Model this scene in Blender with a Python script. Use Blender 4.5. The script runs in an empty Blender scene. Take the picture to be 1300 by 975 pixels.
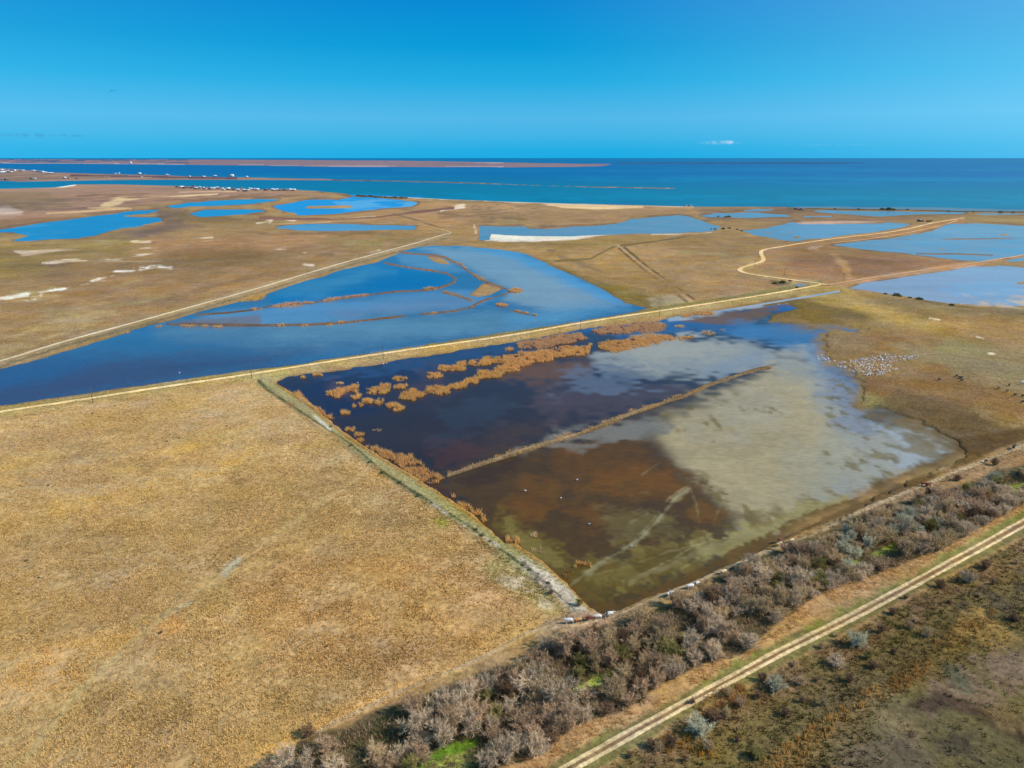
import bpy, math, random
import numpy as np
from mathutils import Vector
R = math.radians
random.seed(5); rng = np.random.default_rng(5)
sc = bpy.context.scene
COL = sc.collection

# ------------------------------------------------------------------ camera
H = 120.0                      # drone height in metres
F = 878.0; CX = 650.0; CY = 487.5; HOR = 200.6
PITCH = math.atan((CY-HOR)/F)
cam_d = bpy.data.cameras.new("camera"); cam = bpy.data.objects.new("camera", cam_d); COL.objects.link(cam)
cam.location = (0, 0, H); cam.rotation_euler = (math.pi/2-PITCH, 0, 0)
cam_d.sensor_width = 36; cam_d.lens = 36*F/1300; cam_d.clip_start = 1; cam_d.clip_end = 2e6
sc.camera = cam

# ------------------------------------------------------------------ sky, sun, exposure
SUN_EL = R(38); SUN_AZ = R(97)          # azimuth measured from +Y towards +X
w = bpy.data.worlds.new("World"); sc.world = w; w.use_nodes = True
nt = w.node_tree; N = nt.nodes; L = nt.links; N.clear()
out = N.new('ShaderNodeOutputWorld'); bg = N.new('ShaderNodeBackground'); L.new(bg.outputs[0], out.inputs[0])
bg.inputs['Strength'].default_value = 0.1
sky = N.new('ShaderNodeTexSky'); sky.sky_type = 'NISHITA'; sky.sun_disc = False
sky.sun_elevation = SUN_EL; sky.sun_rotation = SUN_AZ; sky.altitude = 100; sky.air_density = 1; sky.dust_density = 0.2; sky.ozone_density = 4
def lin(c):
    c = np.asarray(c, float)/255
    return np.where(c <= .04045, c/12.92, ((c+.055)/1.055)**2.4)
tc = N.new('ShaderNodeTexCoord'); sep = N.new('ShaderNodeSeparateXYZ'); L.new(tc.outputs['Generated'], sep.inputs[0])
ramp = N.new('ShaderNodeValToRGB'); L.new(sep.outputs['Z'], ramp.inputs[0])
stops = [(0.0, (12,170,228)), (0.012, (28,174,228)), (0.03, (64,180,231)), (0.051, (80,184,234)), (0.095, (33,173,228)), (0.137, (0,156,218)), (0.19, (0,137,212)), (0.4, (0,108,186)), (1.0, (0,72,148))]
e = ramp.color_ramp.elements
while len(e) < len(stops): e.new(0.5)
for i, (p, c) in enumerate(stops):
    e[i].position = p; e[i].color = (*lin(c), 1)
sc10 = N.new('ShaderNodeVectorMath'); sc10.operation = 'SCALE'; sc10.inputs['Scale'].default_value = 10; 
# a polarised sky is darkest at right angles to the sun and brightens towards it and away from it
sunv = (math.sin(SUN_AZ)*math.cos(SUN_EL), math.cos(SUN_AZ)*math.cos(SUN_EL), math.sin(SUN_EL))
dt = N.new('ShaderNodeVectorMath'); dt.operation = 'DOT_PRODUCT'; dt.inputs[1].default_value = sunv; L.new(tc.outputs['Generated'], dt.inputs[0])
def wmath(op, a, b):
    m_ = N.new('ShaderNodeMath'); m_.operation = op
    for k_, v_ in enumerate((a, b)):
        if hasattr(v_, 'links'): L.new(v_, m_.inputs[k_])
        else: m_.inputs[k_].default_value = v_
    return m_.outputs[0]
fwd = wmath('POWER', wmath('MAXIMUM', dt.outputs['Value'], 0.0), 1.7); bk = wmath('MINIMUM', dt.outputs['Value'], 0.0); bk = wmath('MULTIPLY', bk, bk)
def wadd(colsock, fac, col):
    v_ = N.new('ShaderNodeVectorMath'); v_.operation = 'SCALE'; v_.inputs[0].default_value = col; L.new(fac, v_.inputs['Scale'])
    a_ = N.new('ShaderNodeVectorMath'); a_.operation = 'ADD'; L.new(colsock, a_.inputs[0]); L.new(v_.outputs[0], a_.inputs[1]); return a_.outputs[0]
base_sky = wadd(wadd(ramp.outputs[0], fwd, (.34, .52, .5)), bk, (.06, .16, .18))
L.new(base_sky, sc10.inputs[0])
mix = N.new('ShaderNodeMix'); mix.data_type = 'RGBA'; mix.inputs[0].default_value = 0.985
L.new(sky.outputs[0], mix.inputs[6]); L.new(sc10.outputs[0], mix.inputs[7])
# a few wisps of cloud low over the sea
def ray(px, py):
    v = Vector(((px-CX)/F, 0, 0)) + Vector((0, math.cos(PITCH), -math.sin(PITCH))) + Vector((0, math.sin(PITCH), math.cos(PITCH)))*((CY-py)/F)
    return v.normalized()
last = mix.outputs[2]
nz = N.new('ShaderNodeTexNoise'); nz.inputs['Scale'].default_value = 160; nz.inputs['Detail'].default_value = 4
L.new(tc.outputs['Generated'], nz.inputs['Vector'])
for (px, py, hw, hh, col, amt) in [(913,181,24,2.6,(170,214,240),.55), (927,180.4,8,2.4,(225,236,246),.6), (36,171.5,27,2.2,(70,150,195),.6), (88,172,8,1.8,(60,145,190),.6),
                                   (105,172.4,5,1.5,(60,145,190),.5), (142,115,7,1.6,(20,140,195),.4), (1060,184,60,1.5,(110,200,235),.3)]:
    d = ray(px, py)
    sub = N.new('ShaderNodeVectorMath'); sub.operation = 'SUBTRACT'; sub.inputs[1].default_value = d; L.new(tc.outputs['Generated'], sub.inputs[0])
    mul = N.new('ShaderNodeVectorMath'); mul.operation = 'MULTIPLY'; mul.inputs[1].default_value = (F/hw, 1.5, F/hh); L.new(sub.outputs[0], mul.inputs[0])
    ln = N.new('ShaderNodeVectorMath'); ln.operation = 'LENGTH'; L.new(mul.outputs[0], ln.inputs[0])
    mr = N.new('ShaderNodeMapRange'); mr.interpolation_type = 'SMOOTHSTEP'; L.new(ln.outputs['Value'], mr.inputs[0])
    mr.inputs[1].default_value = 1.15; mr.inputs[2].default_value = 0.2; mr.inputs[3].default_value = 0; mr.inputs[4].default_value = amt
    m3 = N.new('ShaderNodeMapRange'); L.new(nz.outputs[0], m3.inputs[0]); m3.inputs[1].default_value = .38; m3.inputs[2].default_value = .62
    mm = N.new('ShaderNodeMath'); mm.operation = 'MULTIPLY'; L.new(mr.outputs[0], mm.inputs[0]); L.new(m3.outputs[0], mm.inputs[1])
    mx = N.new('ShaderNodeMix'); mx.data_type = 'RGBA'; L.new(mm.outputs[0], mx.inputs[0]); L.new(last, mx.inputs[6])
    mx.inputs[7].default_value = (*(lin(col)*10), 1); last = mx.outputs[2]
L.new(last, bg.inputs[0])
sun_d = bpy.data.lights.new("sun", 'SUN'); sun_d.energy = 4.2; sun_d.angle = R(0.53); sun_d.color = (1, .945, .87)
sun = bpy.data.objects.new("sun", sun_d); COL.objects.link(sun)
sdir = Vector((math.sin(SUN_AZ)*math.cos(SUN_EL), math.cos(SUN_AZ)*math.cos(SUN_EL), math.sin(SUN_EL)))
sun.rotation_euler = (-sdir).to_track_quat('-Z', 'Y').to_euler(); sun.location = (0, 0, 300)
sc.view_settings.view_transform = 'Standard'; sc.view_settings.look = 'None'; sc.view_settings.gamma = 1; sc.view_settings.exposure = 0
sc.cycles.max_bounces = 4; sc.cycles.diffuse_bounces = 2; sc.cycles.glossy_bounces = 2; sc.cycles.transparent_max_bounces = 4

# ------------------------------------------------------------------ map survey: bearings taken in the photograph <-> metres on the ground
cp, sp = math.cos(PITCH), math.sin(PITCH)
def G(px, py, z=0.0):
    px = np.asarray(px, float); py = np.asarray(py, float)
    u = (px-CX)/F; v = (CY-py)/F
    dz = -sp + cp*v; dy = cp + sp*v; t = -(H-z)/dz
    return u*t, dy*t
def proj(X, Y):
    s = cp*Y + sp*H; v = (sp*Y - cp*H)/s
    return CX+F*X/s, CY-F*v
def Gp(px, py, z=0.0):
    a, b = G(px, py, z); return float(a), float(b)

# ------------------------------------------------------------------ noise
def _h(ix, iy, seed):
    n = (ix.astype(np.int64)*374761393 + iy.astype(np.int64)*668265263 + seed*982451653) & 0xffffffff
    n = ((n ^ (n >> 13))*1274126177) & 0xffffffff
    n = ((n ^ (n >> 16))*2246822519) & 0xffffffff
    return (n & 0xffffff)/float(0xffffff)
def vn(x, y, seed=0):
    ix = np.floor(x); iy = np.floor(y); fx = x-ix; fy = y-iy
    fx = fx*fx*(3-2*fx); fy = fy*fy*(3-2*fy)
    a = _h(ix, iy, seed); b = _h(ix+1, iy, seed); c = _h(ix, iy+1, seed); d = _h(ix+1, iy+1, seed)
    return (a+(b-a)*fx+(c-a)*fy+(a-b-c+d)*fx*fy)*2-1
def fbm(x, y, seed=0, oct=3):
    s = 0; a = 1; t = 0
    for o in range(oct):
        s = s+a*vn(x*2**o+17.3*o, y*2**o-9.1*o, seed+o*7); t += a; a *= .55
    return s/t
def ss(x, a, b):
    t = np.clip((x-a)/(b-a), 0, 1); return t*t*(3-2*t)

def sdpoly(px, py, poly):
    """signed distance to a polygon, positive inside"""
    n = len(poly); ins = np.zeros(px.shape, bool); d2 = np.full(px.shape, 1e18)
    for i in range(n):
        x0, y0 = poly[i]; x1, y1 = poly[(i+1) % n]
        if y0 != y1:
            c = (y0 > py) != (y1 > py)
            ins ^= c & (px < (x1-x0)*(py-y0)/(y1-y0)+x0)
        dx, dy = x1-x0, y1-y0; l2 = dx*dx+dy*dy+1e-12
        t = np.clip(((px-x0)*dx+(py-y0)*dy)/l2, 0, 1)
        d2 = np.minimum(d2, (px-x0-t*dx)**2+(py-y0-t*dy)**2)
    d = np.sqrt(d2); return np.where(ins, d, -d)
def sdline(px, py, pts):
    d2 = np.full(px.shape, 1e18)
    for i in range(len(pts)-1):
        x0, y0 = pts[i]; x1, y1 = pts[i+1]
        dx, dy = x1-x0, y1-y0; l2 = dx*dx+dy*dy+1e-12
        t = np.clip(((px-x0)*dx+(py-y0)*dy)/l2, 0, 1)
        d2 = np.minimum(d2, (px-x0-t*dx)**2+(py-y0-t*dy)**2)
    return np.sqrt(d2)
def bb(px, py, pts, m):
    a = np.array(pts); return (px > a[:, 0].min()-m) & (px < a[:, 0].max()+m) & (py > a[:, 1].min()-m) & (py < a[:, 1].max()+m)
def parse(s): 
    v = [float(t) for t in s.replace(',', ' ').split()]; return [(v[i], v[i+1]) for i in range(0, len(v), 2)]

class Pts:
    """a set of ground points with cached coordinates"""
    def __init__(s, X, Y):
        s.X = np.asarray(X, float); s.Y = np.asarray(Y, float); s.px, s.py = proj(s.X, s.Y)
        Yc = np.maximum(s.Y, 30.0)
        sdep = cp*Yc+sp*H
        mx = sdep/F; my = sdep*sdep/(F*H)            # metres per pixel across and in depth
        s.m = np.sqrt(mx*my); s.mx = mx; s.my = my
        e = 0
        for k, lam in enumerate((1.5, 5, 16, 50, 160, 500, 1500)):
            q = lam/s.m; a = ss(q, 1.5, 5)*(1-ss(q, 30, 120))
            e = e+a*vn(s.X/lam, s.Y/lam, 40+k)
        s.edge = e                                     # ragged-edge noise, roughly -1.5..1.5

# ------------------------------------------------------------------ the survey itself
far_lake = parse("0 292 25 289 63 282 119 274 162 269 200 266 204 268 188 271.7 157 274.5 203 277 207 281 178 286.4 145 292 119 299.6 96 303.4 63 304 38 306 15 306 35 299.5 15 294.5 0 294.5 -60 297 -60 293")
pond_b = parse("211 261.5 241 257 299 253.4 330 252.7 353 253.8 330 257.7 279 261 244 262.3 221 264")
pond_c = parse("239 271.7 259 266.6 287 265.6 330 266.6 338 268.7 320 270.4 292 273 254 275.5")
pond_d = parse("346.6 261.5 378 256 396 253.4 429 254.4 447 249.3 472 250.4 508 254.4 530.7 257 523 261.5 485 264.6 442 269 409 272 378 273 374 269.5 358 268")
pond_e = parse("350.5 288 372 285.5 391 284 447 285 528 287 525.6 292 470 291.5 421 293 383 292.5 353 290.5")
pond_f = parse("608 287 650 288 665 287.7 670 290.5 703 290.5 736 288 782 284.4 802 278 830 275.5 863 273 878 275.5 886 279 917 288 906 293.6 884 295.6 818 297 767 298.8 691 300.2 640 298.4 623 296.4 621 304.6 609 304.9")
pond_g1 = parse("889 274 909 271 960 270.6 999 272 1004 275 970 276 899 276")
pond_g1b = parse("960 264.8 999 265.4 976 267.7 945 267.5")
pond_g2 = parse("1030 267.9 1046 266.6 1143 268 1227 269.6 1221 272 1164 272.4 1117 275.3 1064 272.4")
pond_g2b = parse("1017 274 1057 274 1056 276 1022 276")
pond_g3 = parse("1240 270.4 1360 271 1360 273 1245 272.6")
pond_h = parse("942 293 970 289 986 285.5 1007 283 1018 285 1060 285.5 1118 283.5 1125 281.8 1153 283.4 1157 285.5 1127 292 1064 300 1012 306.4 996 306.4 960 299")
pond_i = parse("1055 310.4 1127 302.5 1185 293.4 1203 284 1247 284 1300 287 1400 289 1400 318 1300 323.5 1276 326 1245 332.7 1216 330 1143 321 1085 316")
pond_j = parse("1078 366 1096 359.6 1182 347 1237 339 1253 339 1300 342 1400 346 1400 395 1300 389 1240 388 1208 386 1143 376 1106 370")
pond_j2 = parse("1272 331 1300 327 1380 321 1380 327 1300 331 1284 333")
pond_j3 = parse("1268 337 1300 339 1380 342 1380 345 1300 341 1262 339")
lake = parse("-40 477 0 469 33 461 103 440.5 159 423 190 414 202 411.5 256 395 308 382 353 368 422 346 479 332 510 320 533 312 566 311.5 622 315.4 650 318.5 671 323 701 338.5 742 355 768 369 794 384 826 391.5 763 404 701 413 650 420.5 551 436 474 447.4 397 460 330 468 231 482 128 497.4 0 515.4 -60 524")
field = parse("351 484.6 371 477 448 468 499 459 551 451 650 435 745 417 830 409 855 404 896 397.4 912 395 955 390 1000 386 1020 392 980 401 976 408.5 1038 411 1078 412.4 1104 416.4 1101 420 1064 421 1046 428 1043 438.6 1054 457 1078 467 1096 483 1096 509 1143 527 1182 543 1215 562 1227 578 1195 599 1159 608 1117 626 1085 644.6 1038 663 970 695 919 720 868 743 818 761 787 776 767 780 749 776 721 743 691 715 655 690 642 690 599 654 548 619 498 591 459 564 435 550 397 515 371 499 351 488.5")
ditch_a = parse("846 403.5 900 396 960 386.3 1020 376.5 1066 368.8 1067 370.5 1020 378.5 960 388.5 900 398.5")
ditch_b = parse("1008 361.5 1016 360.3 1024 362.4 1014 364")
PONDS = [far_lake, pond_b, pond_c, pond_d, pond_e, pond_f, pond_g1, pond_g1b, pond_g2, pond_g2b, pond_g3, pond_h, pond_i, pond_j, pond_j2, pond_j3, lake, field, ditch_a, ditch_b]
coast = parse("-400 241 0 239.6 70 237.5 96 234.4 142 234 203 235.6 228 236.2 330 240.7 376 241 404 243 447 247.6 485 249.4 536 251.4 586 254 650 256 703 257.7 782 260.3 868 262 970 262.6 1064 265 1143 266 1221 267.7 1300 268.6 1700 271")
spit = parse("-300 210 0 214 15 215 66 219 100 220 138 221.2 200 222.3 228 223.8 282 225 328 225.9 390 227 440 228.2 523 229.8 610 232.3 691 235.1 734 236.4 805 237.9 856 239.1 856 239.5 805 238.6 734 237.2 691 236 610 233.2 523 230.8 439 229.3 390 228.3 328 228 260 228 190 227.9 138 228.2 77 229.3 23 230.3 0 229.3 -300 229")
far_land = parse("-600 202.3 0 202.5 300 203 520 204.4 640 206.6 730 208 777 208.5 765 210.5 730 211.6 650 212.3 520 211.6 420 211.5 330 210 208 208.6 125 208 0 207 -600 206")
far_bar = parse("777 206.6 900 206.2 1050 206 1106 206.8 1040 207.9 900 208 790 208")
# inner dykes: (points, half width px, height m)
DYKES = [
 (parse("249 399.5 290 397 320 393.6 343 388.5 397 384.6 412 381.5 469 374.4 499 370.5 538 368.7 558 365.4 576 359 578.5 353 566 346.7 540 342.3 512 338.5 484 333"), 1.0, .8),
 (parse("510 321 551 323.6 566 327 584 337 602 350 622 360 643 367 648 370 640 374 615 381 597 390 576 395 525 400 474 405.5 443 409 397 412 345 413 320 413 256 411.5 213 411.5"), 1.25, .9),
 (parse("563 370.5 580 375 599 381.5"), 1.5, .3),
 (parse("648 394 665 398 681 401"), 1.2, .4),
 (parse("568 604 607 591 650 577 678 568 729 553 767 540 794 528 840 512 866 504 896 490 935 477 963 468.5 977 466.5"), 2.1, .8),
 (parse("1106 304.2 1200 303.4 1400 302.2"), .6, .5),
 (parse("1164 322 1215 322.4 1260 324"), .7, .4),
]
ISLES = [parse("1001 301.5 1012 299.5 1023 301 1010 303.5"), parse("997 294.8 1004 293.6 1007 295 1000 295.8"), parse("971 295.5 976 294.8 979 296 973 296.8"),
         parse("1268 298 1276 297 1282 298.4 1274 299"), parse("1189 315.4 1197 314.8 1201 315.8 1192 316.4"), parse("1288 359.5 1296 358 1330 358 1330 360 1296 360.5"),
         parse("785 292.6 789 292 792 292.8 788 293.4"), parse("643 336.6 647 336 649 337 645 337.6"), parse("386 263.6 394 262.4 440 261.6 447 262.8 430 264.3 392 264.9"),
         parse("612 361 626 359 638 367 622 375 606 377 596 375"), parse("540 325 556 326 566 331 572 336 556 334 546 329")]
road_lake = parse("-60 474.5 0 461.5 77 436.5 179 409 256 387.5 320 369.8 371 354.2 422 338.6 474 324 530 309 558 300 573 296.4")
road_lake2 = parse("573 296.4 566 293 548 288.4 523 285 472 284 430 283.6 345 284.6")
road_main = parse("-60 537 0 526.8 102 511.5 205 495.2 325 477.4 422 461.6 525 446 650 428.6 742 411.5 845 396 965 377.6 1020 367.5 1043 363.2")
road_back = parse("1043 363.2 1045.5 361.8 1038 360.4 1010 357 985 353.4 960 350.2 945 347.4 939 344.8 938.5 342.6 944 339.6 963 334.6 969.5 331.5 968.5 327.5 965.6 322.5 966.5 319 972 317 981 315.6 1012 310.4 1064 302.5 1117 297.3 1156 290.8 1180 284.2 1203 280.3 1225 277")
road_back2 = parse("1040 310.4 1060 308.6 1106 303.8 1148 297.3 1195 286.8 1215 280.4")
road_east = parse("1043 364.5 1062 361.5 1086 357.3 1169 344.8 1237 335.4 1300 324.8 1400 306")
trk_a = parse("690 992.6 718.7 975 838 909.5 960 842 1083 780 1180 728 1300 661.2 1380 616")
trk_b = parse("716 988 740 975 848 913.8 960 851 1101 780 1190 731.5 1300 670.5 1390 621")
path_cows = parse("300 1000 335 978 396 936 500 884 610 838 668 806 690 799 735 795 780 784 830 762 880 741 960 708 1038 679 1106 645 1164 621 1221 597.5 1274 577 1300 567 1380 534")
west_ditch = parse("328 484.6 340 497 371 518 406 541 447 568 485 601 523 626 561 649 599 674.5 650 712 673 728 698 750 728 782")
levee_west = parse("340 484 372 508 412 541 452 566 492 596 540 626 594 662 644 700 690 731 738 778")
midditch = parse("788.7 314 819 339 850 362 879 383")
midditch2 = parse("789 312 830 307 871 301")
midditch3 = parse("781 313 768 319 750 329 704 332")
shore_path = parse("351 488 371 503 397 519 435 554")

K = np.array((.80, .90, 1.08))      # irradiance factor used to turn a seen colour into an albedo
def A(*c): return lin(c)/K

LAND = []      # painted soil and vegetation zones, drawn in order
def Z(s, col, soft=4, rag=2.0, k=1.0, patch=None, thr=0.0): LAND.append(('p', parse(s) if isinstance(s, str) else s, A(*col), soft, rag, k, patch, thr))
def S(s, col, wpx, soft=1.0, rag=.5, k=1.0, patch=None, thr=0.0): LAND.append(('l', parse(s) if isinstance(s, str) else s, A(*col), wpx, soft, rag, k, patch, thr))
BASE = A(158,128,80)
# far west heath
Z("-100 232 330 232 420 246 300 252 215 258 150 266 0 284 -100 290", (158,124,100), 4, 3)
Z("-100 246 60 246 80 252 90 262 0 268 -100 270", (128,112,76), 3, 3, .6)
Z("0 252 110 250 220 254 150 268 0 272", (118,98,84), 4, 3, .7, 60, .1)
Z("-60 268 10 262 30 268 28 272 -60 276", (205,185,170), 2, 1.5, .7)
Z("-100 283 100 275 120 277 20 290 -100 297", (140,108,74), 3, 2)
Z("190 262 240 266 236 282 260 287 200 300 150 312 95 308 150 296 205 284", (120,100,86), 4, 3, .9)
Z("205 266 300 276 380 275 340 286 240 286", (122,104,62), 5, 3, .7)
Z("-100 306 60 308 150 300 180 306 150 330 40 350 -100 360", (148,124,66), 6, 4, .9)
Z("-60 318 20 316 60 322 110 316 104 322 60 325 15 326 -60 328", (128,100,72), 4, 3, .5)
Z("60 352 190 322 420 316 470 326 300 372 100 430 0 455 0 370", (152,120,74), 12, 6, .8)
Z("190 300 430 296 540 300 470 322 350 328 190 344", (160,124,84), 8, 5, .9)
Z("205 318 320 312 350 326 300 340 200 338", (130,99,52), 8, 4, .85)
Z("60 328 200 326 420 330 330 366 200 400 80 400", (150,118,76), 8, 5, .8)
Z("0 385 60 372 130 380 180 396 60 432 0 452", (172,146,98), 8, 6, .75, 30, .0)
Z("0 352 60 340 90 345 30 372 0 380", (118,98,76), 5, 4, .5, 15, .1)
Z("420 300 500 292 545 300 500 316 440 318 400 310", (128,116,56), 6, 4, .55, 20, -.2)
# north middle
Z("530 258 700 259 960 264 960 270 820 276 760 286 680 290 600 286 540 290 420 282", (160,126,82), 5, 3)
Z("600 262 640 260 700 266 640 290 600 285", (112,96,78), 4, 3, .6, 14, .1)
Z("668 288 690 286 706 289 680 291", (112,88,76), 2, 2, .8)
Z("610 306 700 306 900 297 960 300 980 340 880 384 800 386 690 334 640 318 560 310", (158,126,72), 4, 2)
Z("640 308 780 300 940 297 900 302 790 311 700 316", (150,122,60), 3, 2, .7)
Z("800 312 960 297 1000 304 970 318 968 336 940 346 990 358 880 382", (158,126,78), 6, 3)
Z("690 332 750 352 820 372 880 384 826 393 795 386 768 369 742 355 701 338", (120,104,40), 4, 2.5, .9)
Z("700 336 745 356 790 384 820 391 800 390 765 371 740 358", (96,76,34), 2, 1.5, .8)
Z("820 378 850 374 880 384 850 390 825 390", (165,152,122), 3, 2, .7)
Z("960 340 1000 300 1060 312 1140 322 1216 331 1237 334 1100 355 1060 360 1000 352", (160,122,74), 4, 3)
Z("1010 322 1130 321 1225 333 1110 354 1060 352 1000 340", (140,104,72), 8, 4, .9)
Z("1060 318 1072 330 1082 350 1090 356 1076 356 1070 340 1052 324", (182,140,84), 3, 2, .8)
Z("1030 309 1045 312 1040 318 1022 320", (190,160,130), 2, 1.5, .7)
Z("945 346 1035 361 990 370 940 372 900 384 885 384", (150,120,80), 3, 2)
Z("978 357 996 356 1000 360 985 363", (92,84,56), 2, 2, .8)
Z("880 262 1400 270 1400 290 1200 282 1000 284 900 280", (140,112,78), 3, 2)
Z("980 262 1010 264 1005 272 985 272", (120,90,86), 2, 2, .8)
Z("1150 275 1230 272 1400 274 1400 286 1247 284 1190 282", (148,126,76), 3, 2, .8)
for p_ in (far_lake, pond_b, pond_c, pond_d, pond_e, pond_f, pond_g1, pond_g2, pond_h, pond_i, pond_j):
    S(p_+[p_[0]], (112,90,70), 1.6, 2.2, 2.4, .75, 60, -.35)
for t in ["100 246 200 252 330 249 400 250", "0 262 60 266 130 270", "205 274 260 280 340 278", "330 296 450 296 560 300", "40 312 120 310 200 312", "560 272 640 276 700 282", "0 340 80 336 180 338 260 330", "420 324 340 346 240 372", "1010 276 1100 278 1150 276", "820 306 900 304 960 308", "700 322 760 344 840 380"]:
    S(t, (108,86,62), 2.2, 4, 4, .6, 50, -.15)
for t in ["0 300 90 312 180 306", "20 372 120 366 260 350", "60 396 160 386 230 376", "440 308 520 304", "860 320 950 330", "600 280 680 284"]:
    S(t, (150,134,84), 3.5, 5, 4, .6, 40, -.2)
# salt and sand
Z("618 294 640 297 691 299 780 297.6 735 303.5 700 306 678 307.6 645 307 616 306", (222,210,196), 1.0, .5)
Z("828 296.8 884 296 906 294.5 900 297 850 299 826 298.5", (205,192,172), 1, .6)
Z("694 259.6 720 258.6 760 259.4 815 261 818 264 760 265.4 712 263.6", (222,186,130), .8, .6)
Z("690 258.2 782 260.3 880 262 880 263 782 261.6 690 259.6", (196,176,148), .6, .4, .8)
Z("1055 281.5 1118 280.8 1128 282 1080 284 1030 285 1010 283.6", (186,152,128), .8, .8)
Z("1060 284.8 1120 283 1118 285.4 1062 287", (150,112,92), .8, .8)
Z("128 262 134 256 150 252 175 252 215 249.5 216 251 178 253 158 256 150 261 138 263", (214,186,138), 1.5, 1.2, .85)
S("215 250 276 246.4", (215,185,140), .8); S("228 244 300 243", (190,160,125), .5)
S("60 271 100 269 160 265", (196,160,112), 1)
S("112 264 160 264 166 265.5", (190,160,110), .8)
Z("66 237 84 235 96 233.8 96 235.5 80 237.5", (220,215,205), .6, .3)
Z("18 319 50 317.5 90 316 104 318 75 320.5 46 324 28 325.5", (196,170,140), 1, .8)
for t in ["56 334 95 331 140 330", "135 332 170 326 200 321", "140 317 152 313 160 315", "168 306 190 306.5", "228 307 240 305", "246 303 270 302 268 306 248 306", "272 307 298 306.5", "150 318 165 316 200 315"]:
    S(t, (206,186,158), .9, 2.2, 2.6, .95, 10, -.3)
for t in ["26 383 45 381 30 384", "74 369 100 361.5", "115 357 145 350", "147 345 170 341.5", "178 341 192 339.5", "196 338.5 218 340", "52 374 70 369", "0 380 35 375", "90 364 112 361"]:
    S(t, (226,214,198), 1.3, 2.4, 2.6, 1, 7, -.28)
S("95 332.5 140 332 278 333.5", (176,144,104), .5)
for t in ["341 316.5 362 317.5", "364 319 388 321.5", "385 336 397 337.5", "326 283.6 345 281 342 284", "366 279 374 280", "440 277.5 476 275.6", "560 268 566 265.6 588 262", "472 320 482 318"]:
    S(t, (212,194,170), .8, 1.4, 1.6, .95, 30, -.5)
S("602 286 604 296", (200,176,140), 1.2)
S("345 285 420 282", (186,150,104), .6); S("330 277 420 279 480 276 540 268 575 264", (120,84,70), .8, 1, 1)
S("500 272 530 280 560 290", (110,96,70), .6)
# coastline edge
S("404 243.6 447 248.4 485 250.2 536 252 586 254.6 650 256.8", (110,86,60), .7); S("1000 264.4 1064 265.6 1143 266.7 1221 268.2 1300 269.2 1400 271", (70,72,56), .9, .6, .5)
S("486 249.6 536 251.7 586 254.3 780 260.4", (196,182,150), .35, .4)
Z("960 263.5 1040 265 1060 268 1010 271 980 270", (122,100,72), 1.5, 1.5, .8)
for t in ['1190 870 1230 850 1270 866 1300 860', '1200 900 1240 880 1290 890', '1130 930 1180 900 1210 910', '1215 850 1240 868 1262 902 1300 930', '1080 950 1120 930 1160 950']: pass
# ditches and paths of the middle field
S(midditch, (176,146,104), 1.9, 1.5, 1, .6); S("793 315 823 340 854 362 881 381", (84,72,44), 1.0, .8, .6); S("786 316 815 341 845 363 872 384", (86,74,46), .8, .8, .6)
S(midditch2, (112,92,54), 1.2, 1, .6); S(midditch3, (110,96,56), 1, 1, .6); S("655 309 781 312", (140,118,70), .7); S("660 331 704 331", (120,102,60), .8, .8, .6, .7)
# big levee with the main road
def band(pts, up, dn):
    a = [(x, y-up) for x, y in pts]; b = [(x, y+dn) for x, y in pts[::-1]]; return a+b
Z(band(road_main[:9], 9.5, 6.5), (160,142,88), 1.5, 1.2)
Z(band(road_main[8:], 7, 5), (158,140,90), 1.5, 1.2)
Z(band(road_main[:6], 4.5, -1.5), (150,136,70), 1, 1.2, .8)
Z(band(road_main[2:9], -2, 5.5), (168,140,84), 1.5, 1.5, .9)
Z(band(road_main[4:], 6.6, -3.4), (118,112,66), 1, 1.4, .8)
S([(x, y-8.6) for x, y in road_main[3:9]], (182,168,128), .7, .6, 1, .8)
Z("300 478 360 468 372 477 345 488 352 500 330 498", (166,154,98), 4, 2, .9)
Z(band(road_east[1:], 3, 2.6), (172,132,92), 1.2, .8)
Z(band(road_lake, 3.5, 7), (158,136,98), 1.5, 1.5, .9); S([(x, y+5) for x, y in road_lake], (112,100,72), 1.2, 1.2, 1.2, .7)
Z(band(road_back[2:], 2.5, 2.5), (168,144,96), 1, .8, .8)
Z(band(road_back[13:], 2.5, 6.5), (164,122,78), 1, 1, .8)
for i_, (pts_, hw_, hh_) in enumerate(DYKES):
    S(pts_, (124,104,92) if i_ != 4 else (134,112,82), hw_+2, 2, .8, .9)
    if i_ < 2: S(pts_, (104,78,60), .5, .8, .8, .6)
S("568 606 650 580 729 556 794 531 866 507 935 480 978 469", (104,84,56), 1.0, 1, .8, .8)
S("845 513 896 490 935 477 963 468.5 977 466.5", (112,90,60), 1.4, 1.5, 1.2, .9)
# meadow east of the flooded field
Z("850 404 896 398 960 388 1066 369 1140 377 1210 388 1400 396 1400 560 1300 562 1222 590 1170 612 1100 560 1040 440 960 405", (138,116,70), 4, 3)
Z("890 402 960 388 1020 376 1060 374 1120 392 1100 412 1040 411 976 408 920 412", (108,90,38), 6, 4, .85)
Z("1020 376 1080 370 1120 392 1200 412 1260 424 1200 430 1120 408 1050 384", (168,142,74), 8, 4, .85)
Z("1110 371 1210 388 1400 396 1400 420 1250 410 1150 392", (130,116,80), 7, 5, .8)
Z("1180 400 1400 400 1400 470 1290 440 1200 424", (152,118,62), 10, 6, .7)
Z("1106 370 1143 376 1208 387 1300 398 1400 405 1400 412 1260 398 1150 382", (100,86,58), 2, 2.5, .7)
Z("1221 385.5 1260 384.6 1400 388 1400 396 1300 393.5 1240 389.5", (196,180,156), 1.5, 1.2, .9, 12, -.3)
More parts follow.
